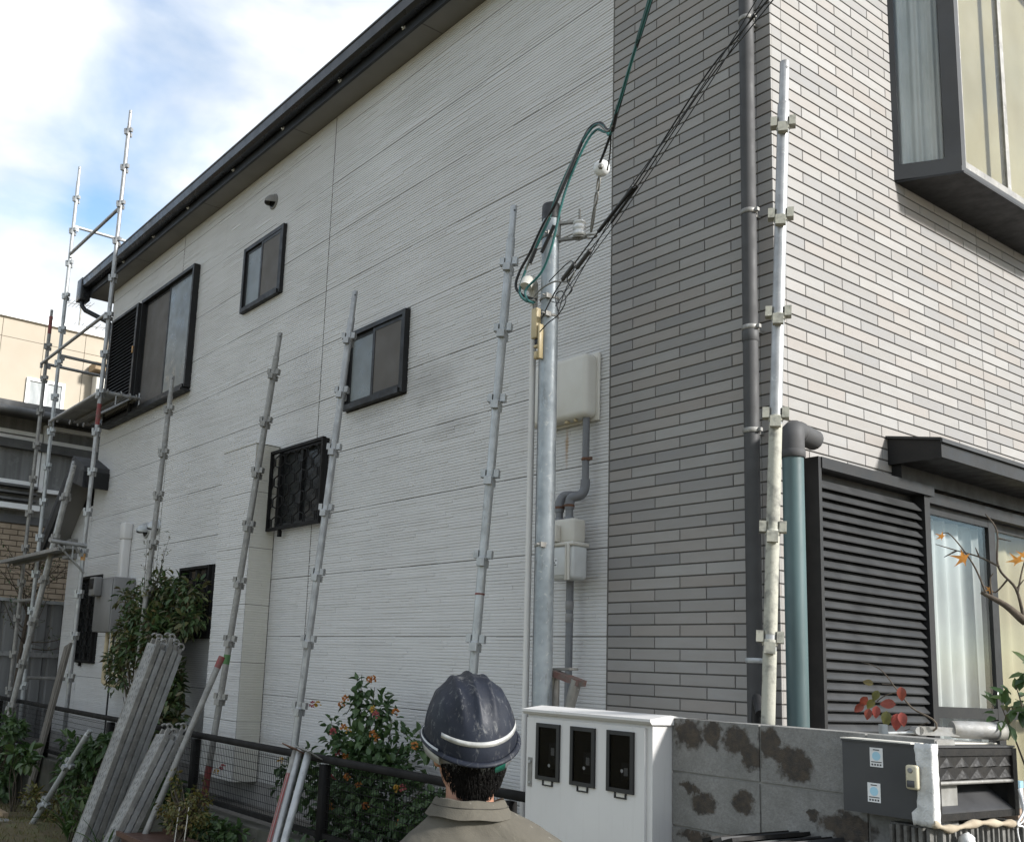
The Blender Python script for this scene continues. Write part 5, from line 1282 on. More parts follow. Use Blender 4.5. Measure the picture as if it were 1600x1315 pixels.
# eyes and mouth
for s in (-1, 1):
    mb = MB(); mb.lathe(W((s * .032, .096, 1.535)), FW, [(.004, 0), (.011, .002), (.010, .006), (.004, .009)], 12); obj('eye', mb, M['porcelain'], pe)
mb = MB(); mb.tube([W(p) for p in ((-.024, .097, 1.462), (0, .106, 1.460), (.024, .097, 1.462))], .004, 8); obj('mouth', mb, pm('lips', (.25, .09, .07, 1), None, 9, .5), pe)
# hair
mb = MB(); n1, n2 = 14, 40; vs = []; rh = random.Random(4)
for i in range(n1 + 1):
    z = 1.412 + .22 * i / n1
    for j in range(n2 + 1):
        t = math.pi * (1.5 + (j / n2 - .5) * (.40 + .62 * min(1, i / 7)))                # round the back from ear to ear
        k = min(1, max(0, (z - 1.41) / .085)); side = abs(math.cos(t))
        zz = z + (.055 * side ** 3 * (1 - i / n1)) + .006 * math.sin(j * 2.7) * (1 - i / n1) + rh.uniform(-.004, .004) * (i == 0)
        a, b = .052 + .032 * k ** .8, .064 + .038 * k ** .8
        w = 1 + rh.uniform(-.012, .012)
        vs.append(W((a * w * math.cos(t), .006 + b * w * math.sin(t), zz)))
mb.add(vs, [(i * (n2 + 1) + j, i * (n2 + 1) + j + 1, (i + 1) * (n2 + 1) + j + 1, (i + 1) * (n2 + 1) + j) for i in range(n1) for j in range(n2)], True)
rh = random.Random(6)
for q in range(1100):                                       # short cut strands at the nape
    t = math.pi * (1.5 + rh.uniform(-.36, .36)); z = 1.412 + .085 * rh.random() + .20 * ((t / math.pi - 1.5) ** 2) / .13 * .3
    k = min(1, max(0, (z - 1.41) / .085)); a, b = .053 + .032 * k ** .8, .065 + .038 * k ** .8
    p = W((a * math.cos(t), .006 + b * math.sin(t), z)); e = W((a * math.cos(t) * .97, .006 + b * math.sin(t) * .98, z - .009 - .009 * rh.random()))
    mb.tube([p, p.lerp(e, .5) + (p - W((0, 0, z))) * .02, e], [.0013, .0011, .0004], 3, False)
hr = obj('hair', mb, M['hair'], pe)
# shirt
mb = MB()
ring_loft(mb, [(.01, .0, .86, .185, .125), (.012, .0, 1.0, .185, .125), (.015, -.005, 1.12, .205, .135), (.036, -.010, 1.22, .226, .138), (.040, -.012, 1.27, .226, .130), (.042, -.014, 1.305, .210, .115), (.038, -.016, 1.338, .178, .098), (.026, -.014, 1.370, .122, .084), (0, -.012, 1.392, .086, .076), (0, -.010, 1.405, .072, .070)], 28, 2.25)
for s in (-1, 1):
    limb(mb, [(.03 + s * .140, -.012, 1.270), (.03 + s * .205, -.016, 1.225), (.03 + s * .240, -.020, 1.13), (.03 + s * .248, -.02, 1.03)], [.064, .056], 14)
    limb(mb, [(.03 + s * .248, -.02, 1.04), (.03 + s * .256, .02, .92), (.03 + s * .252, .065, .82)], [.058, .045], 14)
sh_ = obj('shirt', mb, M['shirt'], pe, fix=True)
md = sh_.modifiers.new('cloth_join', 'REMESH'); md.mode = 'VOXEL'; md.voxel_size = .009; md.use_smooth_shade = True
md = sh_.modifiers.new('soften', 'SMOOTH'); md.factor = .5; md.iterations = 10
tx = bpy.data.textures.new('fold_noise', 'CLOUDS'); tx.noise_scale = .11; tx.noise_depth = 2
md = sh_.modifiers.new('folds', 'DISPLACE'); md.texture = tx; md.strength = .014; md.mid_level = .5; md.texture_coords = 'LOCAL'
mb = MB(); vs = []; n = 40
pr_ = [(.0800, 1.386), (.0760, 1.398), (.0740, 1.410), (.0745, 1.418), (.0765, 1.421), (.0795, 1.418), (.0855, 1.406), (.0930, 1.394), (.1010, 1.382)]
for j in range(n + 1):
    t = -math.pi * 1.42 + (math.pi * 1.84) * j / n
    for (rr, z) in pr_:
        vs.append(W((rr * 1.03 * math.cos(t), -.010 + rr * 1.02 * math.sin(t), z - .020 * max(0, math.sin(t)) + .0015 * math.sin(7 * t))))
k = len(pr_); mb.add(vs, [(j * k + i, (j + 1) * k + i, (j + 1) * k + i + 1, j * k + i + 1) for j in range(n) for i in range(k - 1)], True)
obj('collar', mb, M['shirt'], sh_)
mb = MB(); vs = []
for j in range(n + 1):
    t = -math.pi * 1.40 + (math.pi * 1.80) * j / n; vs.append(W((.0868 * 1.03 * math.cos(t), -.010 + .0868 * 1.02 * math.sin(t), 1.4050 - .020 * max(0, math.sin(t)))))
mb.tube(vs, .0011, 4); obj('collar_stitching', mb, pm('dark_stitching', (.05, .045, .035, 1), None, 9, .9), sh_)
mb = MB()
for s in (-1, 1):
    limb(mb, [(s * .085, .0, .95), (s * .097, .01, .70), (s * .102, .01, .48)], [.108, .080], 16); limb(mb, [(s * .102, .01, .50), (s * .104, -.012, .30), (s * .106, -.01, .07)], [.080, .068], 16)
ring_loft(mb, [(0, 0, .80, .165, .115), (0, 0, .90, .172, .118), (0, 0, .98, .168, .115)], 24)
tr_ = obj('trousers', mb, M['trousers'], pe, fix=True)
md = tr_.modifiers.new('cloth_join', 'REMESH'); md.mode = 'VOXEL'; md.voxel_size = .011; md.use_smooth_shade = True
for s in (-1, 1):
    mb = MB(); ring_loft(mb, [(s * .108, .05, .0, .048, .135), (s * .108, .05, .03, .050, .138), (s * .108, .035, .07, .046, .11), (s * .107, -.005, .11, .050, .062), (s * .106, -.01, .2, .052, .058)], 18, 2.6); obj('boot', mb, M['boots'], pe)
# hard hat, tilted back with the head
def m_hat():
    t = NT('scuffed_navy_hard_hat')
    c = t.ramp(t.noise(6, 5), [(.3, (.0030, .0040, .0080, 1)), (.55, (.0050, .0075, .0155, 1)), (.75, (.009, .013, .024, 1))])
    sc = t.noise(60, 6, .75, dist=.6, vec=t.map((1, 1, .45)))
    sc2 = t.n('ShaderNodeTexVoronoi', feature='DISTANCE_TO_EDGE'); sc2.inputs['Scale'].default_value = 24
    t.l(t.map((1, 1, 1), vec=None), sc2.inputs['Vector'])
    wv = t.noise(7, 3, .5)
    line = t.math('MULTIPLY', t.ramp(sc2.outputs['Distance'], [(.0, 1.0), (.010, .0)]), t.ramp(wv, [(.50, 0.0), (.60, 1.0)]))
    f = t.math('MAXIMUM', t.math('MULTIPLY', t.ramp(sc, [(.55, 0.0), (.68, .6)]), t.ramp(t.noise(9, 3), [(.36, 0.2), (.56, 1.0)])), t.math('MULTIPLY', line, .7))
    t.col(t.mix(f, c, (.20, .20, .195, 1))); t.b.inputs['Specular IOR Level'].default_value = .32
    t.rough(t.ramp(t.noise(15, 4), [(.3, .48), (.7, .72)]))
    t.bump(t.noise(60, 4), .2, .003)
    return t.m
M['hat'] = m_hat(); M['tape'] = pm('silver_reflective_tape', (.46, .46, .44, 1), (.28, .28, .27, 1), 30, .35, .2)
tilt = R(15); roll = R(5); HO = Vector((0, .012, 1.560))
def Hc(p):
    y = p[1] * math.cos(tilt) - p[2] * math.sin(tilt); z = p[1] * math.sin(tilt) + p[2] * math.cos(tilt)
    x = p[0] * math.cos(roll) - z * math.sin(roll); z2 = p[0] * math.sin(roll) + z * math.cos(roll)
    return W((HO.x + x, HO.y + y, HO.z + z2))
def rim_drop(t): return -.022 * max(0, -math.sin(t)) ** 1.5
def dome(t, k, off=0.0):
    """t: azimuth (pi/2 = front), k: 0 rim .. 1 crown"""
    ph = k * math.pi / 2; c = math.cos(ph) ** .92; s_ = math.sin(ph)
    x = (.108 + off) * c * math.cos(t); y = (.134 + off) * c * math.sin(t); z = (.142 + off) * s_ + rim_drop(t) * (1 - k)
    r_ = 0
    for xr, w, h in ((0, .008, .0075), (-.038, .007, .0060), (.038, .007, .0060), (-.074, .006, .0035), (.074, .006, .0035)):
        r_ += h * math.exp(-((x - xr) / w) ** 2) * min(1, max(0, (z - .035) / .05))
    return (x * (1 + r_ * 2), y * (1 + r_ * 3), z + r_)
mb = MB(); n1, n2 = 26, 96
vs = [Hc(dome(2 * math.pi * j / n2, i / n1)) for i in range(n1 + 1) for j in range(n2)]
mb.add(vs, [(i * n2 + j, i * n2 + (j + 1) % n2, (i + 1) * n2 + (j + 1) % n2, (i + 1) * n2 + j) for i in range(n1) for j in range(n2)], True)
hat = obj('hard_hat', mb, M['hat'], pe)
hat['label'] = 'scuffed navy hard hat with white reflective strip'
mb = MB(); vs = []; prb = [(.0, .004), (.004, .0035), (.0095, -.001), (.0105, -.004), (.0095, -.0065), (.004, -.003), (.0, -.002)]
for j in range(n2):
    t = 2 * math.pi * j / n2; wd_ = 1 + 1.9 * max(0, math.sin(t)) ** 3; b = dome(t, 0)
    for (o_, z) in prb: vs.append(Hc((b[0] + o_ * wd_ * math.cos(t), b[1] + o_ * wd_ * math.sin(t), b[2] + z)))
k = len(prb); mb.add(vs, [(j * k + i, ((j + 1) % n2) * k + i, ((j + 1) % n2) * k + (i + 1) % k, j * k + (i + 1) % k) for j in range(n2) for i in range(k)], True)
obj('brim', mb, M['hat'], hat)
mb = MB(); vs = []; n = 50
for j in range(n + 1):
    t = math.pi * 1.20 + math.pi * .78 * j / n
    for kk, of in ((.150, .0005), (.150, .0010), (.200, .0010), (.200, .0005)): vs.append(Hc(dome(t, kk, of)))
mb.add(vs, [(4 * j + i, 4 * j + (i + 1) % 4, 4 * j + 4 + (i + 1) % 4, 4 * j + 4 + i) for j in range(n) for i in range(4)], True); obj('reflective_strip', mb, M['tape'], hat)
def band(t0, t1, z0, z1, r0, r1, mat, name):
    mb = MB(); vs = []; n = 30
    for j in range(n + 1):
        t = t0 + (t1 - t0) * j / n
        for (rr, z) in ((r0, z1), (r1, z0), (r1 - .003, z0), (r0 - .003, z1)): vs.append(Hc(((.098 + rr) * math.cos(t), (.118 + rr) * math.sin(t), z + rim_drop(t) * .6)))
    mb.add(vs, [(4 * j + i, 4 * j + (i + 1) % 4, 4 * j + 4 + (i + 1) % 4, 4 * j + 4 + i) for j in range(n) for i in range(4)], True); obj(name, mb, mat, hat)
band(math.pi * 1.16, math.pi * 1.90, -.042, .0, .006, .000, M['pipe_grey'], 'headband')
band(math.pi * 1.60, math.pi * 1.70, -.040, -.008, .009, .003, pm('green_plastic_tab', (.01, .10, .07, 1), None, 5, .4), 'adjuster_tab')
band(math.pi * .80, math.pi * 1.20, -.034, .004, .018, .012, pm('clear_grey_visor', (.42, .43, .43, 1), None, 5, .2), 'visor_edge')

# ================================================================== PLANTS
M['leaf_dark'] = leafmat('dark_green_leaf', [(.034, .07, .022, 1), (.058, .11, .033, 1), (.082, .135, .04, 1), (.046, .09, .036, 1)])
M['leaf_bush'] = leafmat('berry_bush_leaf', [(.034, .072, .022, 1), (.055, .105, .032, 1), (.085, .13, .04, 1), (.13, .14, .045, 1), (.11, .075, .035, 1), (.044, .088, .03, 1)])
M['leaf_lantana'] = leafmat('lantana_leaf', [(.036, .076, .026, 1), (.06, .112, .038, 1), (.085, .14, .045, 1), (.045, .092, .035, 1)])
M['leaf_yellow'] = leafmat('yellowing_leaf', [(.10, .11, .025, 1), (.15, .12, .025, 1), (.07, .09, .02, 1), (.17, .10, .03, 1)])
M['leaf_strap'] = leafmat('strap_leaf', [(.035, .075, .02, 1), (.06, .11, .028, 1), (.09, .12, .03, 1)])
M['leaf_red'] = leafmat('autumn_red_leaf', [(.20, .030, .02, 1), (.26, .045, .03, 1), (.18, .035, .015, 1), (.22, .05, .03, 1)], .4, .3)
M['leaf_orange'] = leafmat('autumn_orange_leaf', [(.48, .19, .02, 1), (.55, .24, .03, 1)], .5, .35)
M['leaf_fresh'] = leafmat('glossy_green_leaf', [(.03, .07, .02, 1), (.06, .11, .03, 1), (.09, .13, .04, 1)], .3)
M['bark'] = pm('brown_bark', (.085, .065, .045, 1), (.045, .034, .024, 1), 30, .9, bump=.6, bscale=90)
M['petal_orange'] = leafmat('orange_petal', [(.45, .15, .03, 1), (.50, .22, .05, 1)], .6, .3)
M['petal_pink'] = leafmat('pink_petal', [(.42, .09, .11, 1), (.46, .14, .13, 1)], .6, .3)
M['petal_yellow'] = leafmat('yellow_petal', [(.50, .30, .04, 1), (.54, .32, .06, 1)], .6, .3)
def rnd_dir(r): 
    while True:
        v = Vector((r.uniform(-1, 1), r.uniform(-1, 1), r.uniform(-1, 1)))
        if .05 < v.length < 1: return v.normalized()
def foliage(mb, r, centre, rad, n, ll, lw, shell=.55, droop=.3, clumps=14, avoid=None):
    """leaves gathered in clumps through an uneven volume"""
    c0 = Vector(centre); cl = []
    for _ in range(clumps):
        d = rnd_dir(r); cl.append((Vector((d.x * rad[0], d.y * rad[1], d.z * rad[2])) * r.uniform(.35, .95), r.uniform(.28, .5)))
    for _ in range(n):
        c, s = r.choice(cl); d = rnd_dir(r); k = r.random() ** .5 * s
        p = c0 + c + Vector((d.x * rad[0], d.y * rad[1], d.z * rad[2])) * k
        if avoid and avoid(p): continue
        out = (d + rnd_dir(r) * .7 + Vector((0, 0, -droop))).normalized()
        l = ll * r.uniform(.6, 1.25)
        mb.leaf(p, out, (d + Vector((0, 0, .9)) + rnd_dir(r) * .5), l, lw * l / ll * r.uniform(.8, 1.2), r.uniform(.1, .4))
def stems(mb, r, base, tips, r0=.008, n=5):
    for t in tips:
        b = Vector(base) + Vector((r.uniform(-.04, .04), r.uniform(-.03, .03), 0)); t = Vector(t)
        m1 = b.lerp(t, .4) + Vector((r.uniform(-.05, .05), r.uniform(-.03, .03), .03)); m2 = b.lerp(t, .75) + Vector((r.uniform(-.03, .03), r.uniform(-.02, .02), 0))
        p = smooth([b, m1, m2, t], 4); mb.tube(p, [r0 * (1 - .8 * i / (len(p) - 1)) for i in range(len(p))], n, False)
wallkeep = lambda p: p.y > -.03
# ---- berry bush climbing by the heater
r = random.Random(21)
t = thing('berry_bush', 'tall dense evergreen bush with reddish leaf tips against the siding', 'bush', (-6.2, -.36, .62))
mb = MB(); tips = [(-6.2 + r.uniform(-.7, .6), -.36 + r.uniform(-.12, .15), r.uniform(1.3, 2.35)) for _ in range(26)]; stems(mb, r, (-6.15, -.36, .6), tips, .012); 
tw = [(-6.35 + r.uniform(-.25, .25), -.32 + r.uniform(-.06, .06), r.uniform(2.45, 2.85)) for _ in range(9)]; stems(mb, r, (-6.3, -.34, 2.05), tw, .0045, 4)
obj('stems', mb, M['bark'], t)
mb = MB()
foliage(mb, r, (-6.22, -.34, 2.10), (.82, .22, .38), 3000, .075, .030, clumps=26, avoid=wallkeep)
foliage(mb, r, (-6.65, -.36, 1.75), (.55, .18, .38), 1000, .075, .030, clumps=16, avoid=wallkeep)
foliage(mb, r, (-5.85, -.36, 1.70), (.42, .16, .55), 1000, .080, .034, clumps=16, avoid=wallkeep)
foliage(mb, r, (-5.7, -.36, 1.25), (.30, .15, .45), 500, .085, .045, clumps=12, avoid=wallkeep)
for p in tw:
    for q in range(16):
        s = Vector((-6.3, -.34, 2.05)).lerp(Vector(p), r.uniform(.3, 1)); mb.leaf(s + rnd_dir(r) * .03, rnd_dir(r) + Vector((0, 0, .4)), (0, 0, 1), .04, .012)
o = obj('foliage', mb, M['leaf_bush'], t); o['kind'] = 'stuff'
for q in range(5):
    mb = MB(); p = Vector((-6.22 + r.uniform(-.5, .5), -.50 + r.uniform(-.05, .05), 2.1 + r.uniform(-.4, .25)))
    for _ in range(5): mb.leaf(p + rnd_dir(r) * .02, rnd_dir(r), (0, -1, .3), .05, .02)
    obj('yellowing_leaf_spray', mb, M['leaf_yellow'], t)
# ---- lantana with flower heads
t = thing('lantana_bush', 'flowering bush with orange and pink flower heads behind the mesh fence', 'bush', (-2.6, -.36, .62))
mb = MB(); ltips = [(-2.70, -.36, 1.67), (-2.55, -.36, 1.60), (-3.05, -.36, 1.40), (-2.35, -.36, 1.42), (-2.25, -.36, 1.28), (-2.9, -.36, 1.25), (-3.2, -.38, 1.15), (-2.0, -.36, 1.1), (-2.62, -.36, 1.45)]
stems(mb, r, (-2.65, -.36, .6), ltips, .008); obj('stems', mb, M['bark'], t)
mb = MB(); out_ = lambda p: p.y > -.02 or (p.y < -.64)
foliage(mb, r, (-2.62, -.36, 1.12), (.46, .20, .22), 850, .062, .038, clumps=20, avoid=out_)
foliage(mb, r, (-2.60, -.36, 1.38), (.17, .12, .20), 240, .058, .034, clumps=9, avoid=out_)
foliage(mb, r, (-2.72, -.36, 1.58), (.07, .06, .09), 46, .05, .028, clumps=5, avoid=out_)
foliage(mb, r, (-2.95, -.36, 1.27), (.16, .10, .10), 80, .056, .032, clumps=6, avoid=out_)
foliage(mb, r, (-2.25, -.36, 1.18), (.25, .15, .16), 260, .058, .034, clumps=9, avoid=out_)
foliage(mb, r, (-2.5, -.36, .85), (.85, .22, .22), 1100, .065, .040, clumps=26, avoid=out_)
foliage(mb, r, (-3.35, -.36, 1.0), (.35, .18, .16), 330, .060, .036, clumps=10, avoid=out_)
foliage(mb, r, (-1.75, -.36, .92), (.4, .18, .2), 340, .060, .036, clumps=10, avoid=out_)
o = obj('foliage', mb, M['leaf_lantana'], t); o['kind'] = 'stuff'
fl_ = [(-2.547, -0.400, 1.638), (-2.513, -0.400, 1.647), (-3.104, -0.420, 1.464), (-3.176, -0.420, 1.460), (-2.778, -0.420, 1.520), (-2.818, -0.420, 1.479), (-2.460, -0.420, 1.469), (-2.437, -0.420, 1.440), (-2.235, -0.420, 1.467), (-2.750, -0.440, 1.344), (-2.704, -0.440, 1.332), (-2.873, -0.440, 1.312), (-2.431, -0.440, 1.330), (-2.388, -0.440, 1.308), (-3.329, -0.440, 1.221), (-2.768, -0.460, 1.194), (-2.679, -0.460, 1.179), (-2.007, -0.440, 1.300), (-3.482, -0.460, 1.080), (-2.733, -0.500, 1.058), (-2.583, -0.500, 1.071), (-2.461, -0.500, 1.037), (-2.075, -0.500, 1.064), (-2.021, -0.500, 1.071), (-2.757, -0.500, 0.876), (-2.377, -0.500, 0.937), (-4.522, -0.420, 0.896), (-4.420, -0.420, 0.939), (-2.030, -0.500, 0.888), (-2.862, -0.500, 0.750)]
for i, p in enumerate(fl_):
    mb = MB(); p = Vector(p)
    for q in range(22):
        d = (rnd_dir(r) + Vector((.35, -.55, .35))).normalized(); mb.leaf(p + d * .012, (d + rnd_dir(r) * .9).normalized(), d, .016, .014, .05)
    obj('flower_head', mb, M[('petal_orange', 'petal_orange', 'petal_yellow', 'petal_pink')[i % 4]], t)
# ---- beds and shrubs on this side of the fence
def shrub(name, label, base, parts, mat, ll, lw, cat='shrub', st=10, seed=1, group=None):
    r = random.Random(seed); t = thing(name, label, cat, base, group)
    mb = MB(); tp = []
    for (c, rad, n) in parts: tp += [(c[0] + r.uniform(-.6, .6) * rad[0], c[1] + r.uniform(-.5, .5) * rad[1], c[2] + r.uniform(-.2, .7) * rad[2]) for _ in range(st)]
    stems(mb, r, base, tp, .006); obj('stems', mb, M['bark'], t)
    mb = MB()
    for (c, rad, n) in parts: foliage(mb, r, c, rad, n, ll, lw, clumps=max(6, n // 40))
    o = obj('foliage', mb, M[mat], t); o['kind'] = 'stuff'
    return t
shrub('yellowing_shrub', 'small yellow green shrub with thin white stakes in the brown planter', (-3.55, -1.10, .60), [((-3.56, -1.08, .76), (.30, .16, .13), 650), ((-3.40, -1.08, .86), (.10, .10, .10), 130), ((-3.72, -1.08, .88), (.05, .06, .12), 60), ((-3.33, -1.08, .90), (.05, .06, .10), 50)], 'leaf_yellow', .030, .016, seed=31)
for i, (x, z) in enumerate(((-3.50, .80), (-3.36, .82))):
    mb = MB(); mb.tube([(x, -1.16, .55), (x + .015, -1.15, z)], .0035, 6); tag(obj('plant_stake', mb, M['white_plastic']), ('white stake at the thick middle of the yellowing shrub' if i == 0 else 'white stake at the thinner side of the yellowing shrub'), 'stake')
pl = thing('planter', 'long brown plastic planter holding the yellowing shrub', 'planter', (-3.7, -1.1, .22))
mb = MB(); mb.prism([(-4.15, -1.00, .30), (-4.15, -1.22, .30), (-4.15, -1.26, .55), (-4.15, -.96, .55)], (1.15, 0, 0)); obj('tub', mb, pm('brown_planter_plastic', (.07, .035, .024, 1), None, 5, .5), pl, fix=True)
mb = MB(); mb.box((-4.17, -1.285, .535), (-2.98, -1.262, .565)); mb.box((-4.17, -.958, .535), (-2.98, -.935, .565)); obj('rim', mb, pm('brown_planter_rim', (.09, .045, .03, 1), None, 5, .5), pl)
mb = MB(); mb.box((-4.12, -1.20, .05), (-3.02, -1.02, .2995)); obj('stand', mb, M['kerb'], pl)
def straps(name, label, base, n, L0, mat='leaf_strap', seed=1, w=.028, lean=(0, 0)):
    r = random.Random(seed); t = thing(name, label, 'plant', base); b = Vector(base)
    for i in range(n):
        a = r.uniform(0, 2 * math.pi); l = L0 * r.uniform(.65, 1.15); d = Vector((math.cos(a), math.sin(a), 0)); e = r.uniform(.35, .8)
        pts = []
        for k in range(8):
            s = k / 7; pts.append(b + d * (.02 + l * e * s ** 1.4) + Vector((lean[0], lean[1], 0)) * s + Vector((0, 0, l * (s - .62 * e * s ** 2.2))))
        sd_ = d.cross(Vector((0, 0, 1))); vs = []; mb = MB()
        for k, p in enumerate(pts):
            ww = w * .5 * math.sin(math.pi * min(.97, .18 + .8 * k / 7)); vs += [p - sd_ * ww + Vector((0, 0, .004)), p, p + sd_ * ww + Vector((0, 0, .004))]
        mb.add(vs, [(3 * k + j, 3 * k + j + 1, 3 * k + 4 + j, 3 * k + 3 + j) for k in range(7) for j in (0, 1)], True)
        obj('leaf', mb, M[mat], t)
    return t
straps('strap_leaf_plant', 'clump of long arching strap leaves beside the tall plank stack', (-5.75, -1.05, .20), 16, .55, seed=3)
straps('strap_leaf_plant', 'low strap leaf clump in front of the fence kerb between pipes', (-3.05, -1.02, .45), 14, .34, seed=4, w=.020)
straps('strap_leaf_plant', 'strap leaf clump at the foot of the short plank stack', (-4.35, -1.28, .32), 12, .34, seed=5, w=.022)
straps('strap_leaf_plant', 'dark strap leaves under the lantana near the pipe bundle', (-2.3, -.88, .50), 12, .30, 'leaf_dark', seed=6, w=.018)
shrub('kerb_shrub', 'dark leafy shrub in the bed below the fence end', (-8.6, -.95, .2), [((-8.7, -.92, .62), (.65, .18, .30), 700), ((-8.2, -.95, .95), (.3, .14, .16), 160)], 'leaf_dark', .085, .045, seed=41)
shrub('kerb_shrub', 'broad leaved sprig crossing the weathered leaning board', (-7.6, -1.02, .2), [((-7.55, -1.0, .74), (.34, .12, .08), 90)], 'leaf_fresh', .11, .06, seed=42, st=6)
shrub('kerb_shrub', 'dark shrub between leaning board and tall plank stack', (-6.4, -.84, .2), [((-6.4, -.83, .72), (.60, .08, .30), 420), ((-5.8, -.86, .85), (.3, .10, .26), 260)], 'leaf_dark', .095, .038, seed=43)
shrub('kerb_shrub', 'reddish green shrub hugging the fence top at its far end', (-9.6, -.95, .2), [((-9.6, -.95, .80), (.6, .18, .30), 520)], 'leaf_bush', .06, .03, seed=44)
shrub('kerb_shrub', 'low dark plants under the mesh beside the leaning pipe', (-4.1, -.85, .3), [((-4.2, -.85, .66), (.45, .10, .18), 420)], 'leaf_dark', .07, .035, seed=45)
shrub('kerb_shrub', 'loose yellow green shrub at the foot of the tall plank stack', (-5.55, -1.12, .2), [((-5.6, -1.02, .50), (.36, .14, .22), 360)], 'leaf_strap', .07, .028, seed=46)
shrub('kerb_shrub', 'dense low leaves below the mesh between pipe bundle and worker', (-2.2, -.86, .3), [((-2.3, -.84, .62), (.75, .09, .12), 560), ((-1.7, -.84, .60), (.5, .09, .14), 340)], 'leaf_lantana', .06, .034, seed=47)
shrub('kerb_shrub', 'low leafy plants hiding the kerb before the yellowing shrub', (-3.6, -.86, .3), [((-3.5, -.84, .60), (.55, .09, .13), 420)], 'leaf_dark', .06, .03, seed=48)
shrub('kerb_shrub', 'pale weeds along the kerb under the tilted short pole', (-6.9, -.95, .2), [((-7.0, -.92, .38), (.5, .14, .16), 300)], 'leaf_yellow', .06, .02, seed=49)
# leaf litter and moss blades on the bare ground
r = random.Random(77); mb = MB()
for _ in range(5200):
    x = r.uniform(-10, -4.2); y = r.uniform(-2.4, -.76); z = gz(x, y)
    mb.leaf((x, y, z - .002), (r.uniform(-.6, .6), r.uniform(-.6, .6), 1), rnd_dir(r), r.uniform(.015, .05), .006, .1)
o = tag(obj('moss_and_grass', mb, M['leaf_yellow']), 'short mossy grass on the bare ground before the fence', 'grass'); o['kind'] = 'stuff'
for i, (x, y, s, lab) in enumerate(((-6.95, -1.28, .16, 'flat pale stone lying by the wooden board'),)):
    mb = MB(); rr = random.Random(90 + i); h = s * (.35 if i == 0 else 1.1)
    bm = bmesh.new(); bmesh.ops.create_icosphere(bm, subdivisions=2, radius=1)
    mb.add([(x + v.co.x * s * rr.uniform(.85, 1.1), y + v.co.y * s * .7 * rr.uniform(.85, 1.1), .2 + v.co.z * h * rr.uniform(.85, 1.1)) for v in bm.verts], [[v.index for v in f.verts] for f in bm.faces]); bm.free()
    tag(obj('stone', mb, M['kerb'] if i else M['mortar']), lab, 'stone')
# ---- maple twigs before the front window
mp = thing('maple_tree', 'nearly bare maple with a few orange leaves before the front window', 'tree', (1.30, -.10, .62))
br_ = [[(1.30, -.10, .62), (1.28, -.14, 1.3), (1.104, -0.200, 1.930), (1.079, -0.250, 1.959), (1.036, -0.280, 2.010), (0.981, -0.320, 2.051)], [(1.079, -0.250, 1.959), (1.065, -0.260, 2.063), (1.022, -0.280, 2.138), (1.024, -0.280, 2.257), (0.990, -0.280, 2.319)], [(1.069, -0.260, 2.053), (1.076, -0.220, 2.152), (1.095, -0.200, 2.217)],
       [(1.026, -0.280, 2.138), (0.972, -0.300, 2.172), (0.909, -0.320, 2.196), (0.848, -0.340, 2.220)], [(0.996, -0.320, 2.050), (0.959, -0.320, 2.149), (0.900, -0.340, 2.249), (0.867, -0.340, 2.252)], [(1.044, -0.270, 2.095), (1.008, -0.280, 2.053), (0.988, -0.280, 2.075)], [(1.023, -0.280, 2.235), (1.058, -0.260, 2.224)], [(0.972, -0.300, 2.172), (0.961, -0.300, 2.205)], [(1.065, -0.260, 2.063), (1.086, -0.250, 2.095)], [(0.909, -0.320, 2.196), (0.870, -0.330, 2.175)], [(1.006, -0.300, 2.041), (1.003, -0.300, 2.094), (1.014, -0.300, 2.115)]]
for i, b in enumerate(br_):
    p = smooth(b, 5); r0 = .016 if i == 0 else (.0055 if i < 2 else .0035)
    if i == 0: rad = [.028 - .022 * k / (len(p) - 1) for k in range(len(p))]
    else: rad = [r0 * (1 - .65 * k / (len(p) - 1)) for k in range(len(p))]
    obj('trunk' if i == 0 else 'branch', MB().tube(p, rad, 7), M['bark'], mp)
def maple_leaf(c, s, nrm, roll):
    c = Vector(c); nrm = Vector(nrm).normalized(); a = nrm.cross(Vector((0, 0, 1))).normalized(); b = nrm.cross(a)
    mb = MB(); pts = []; tips = [(0, 1.0), (62, .9), (115, .62), (-62, .9), (-115, .62)]
    ang = sorted([(t0, l) for t0, l in tips]); out = []
    for i, (t0, l) in enumerate(ang):
        out.append((t0, l)); nx = ang[(i + 1) % 5][0] + (360 if i == 4 else 0); out.append(((t0 + nx) / 2, .30 if i < 4 else .18))
        out.insert(len(out) - 2, (t0 - 9, l * .55)); out.insert(len(out) - 1, (t0 + 9, l * .55))
    for (t0, l) in out:
        q = math.radians(t0) + roll; pts.append(c + (a * math.sin(q) + b * math.cos(q)) * s * l + nrm * (-.15 * s * l * l))
    n = len(pts); mb.add(pts + [c], [(i, (i + 1) % n, n) for i in range(n)], True)
    return mb
for (p, s, ro) in (((0.941, -0.340, 2.165), .048, 1.9), ((0.881, -0.360, 2.242), .026, 2.2), ((1.070, -0.250, 2.158), .040, 2.6), ((1.001, -0.300, 2.062), .022, 1.2), ((1.091, -0.250, 2.174), .034, 3.4)):
    obj('leaf', maple_leaf(p, s, (.5, -.8, .35), ro), M['leaf_orange'], mp)
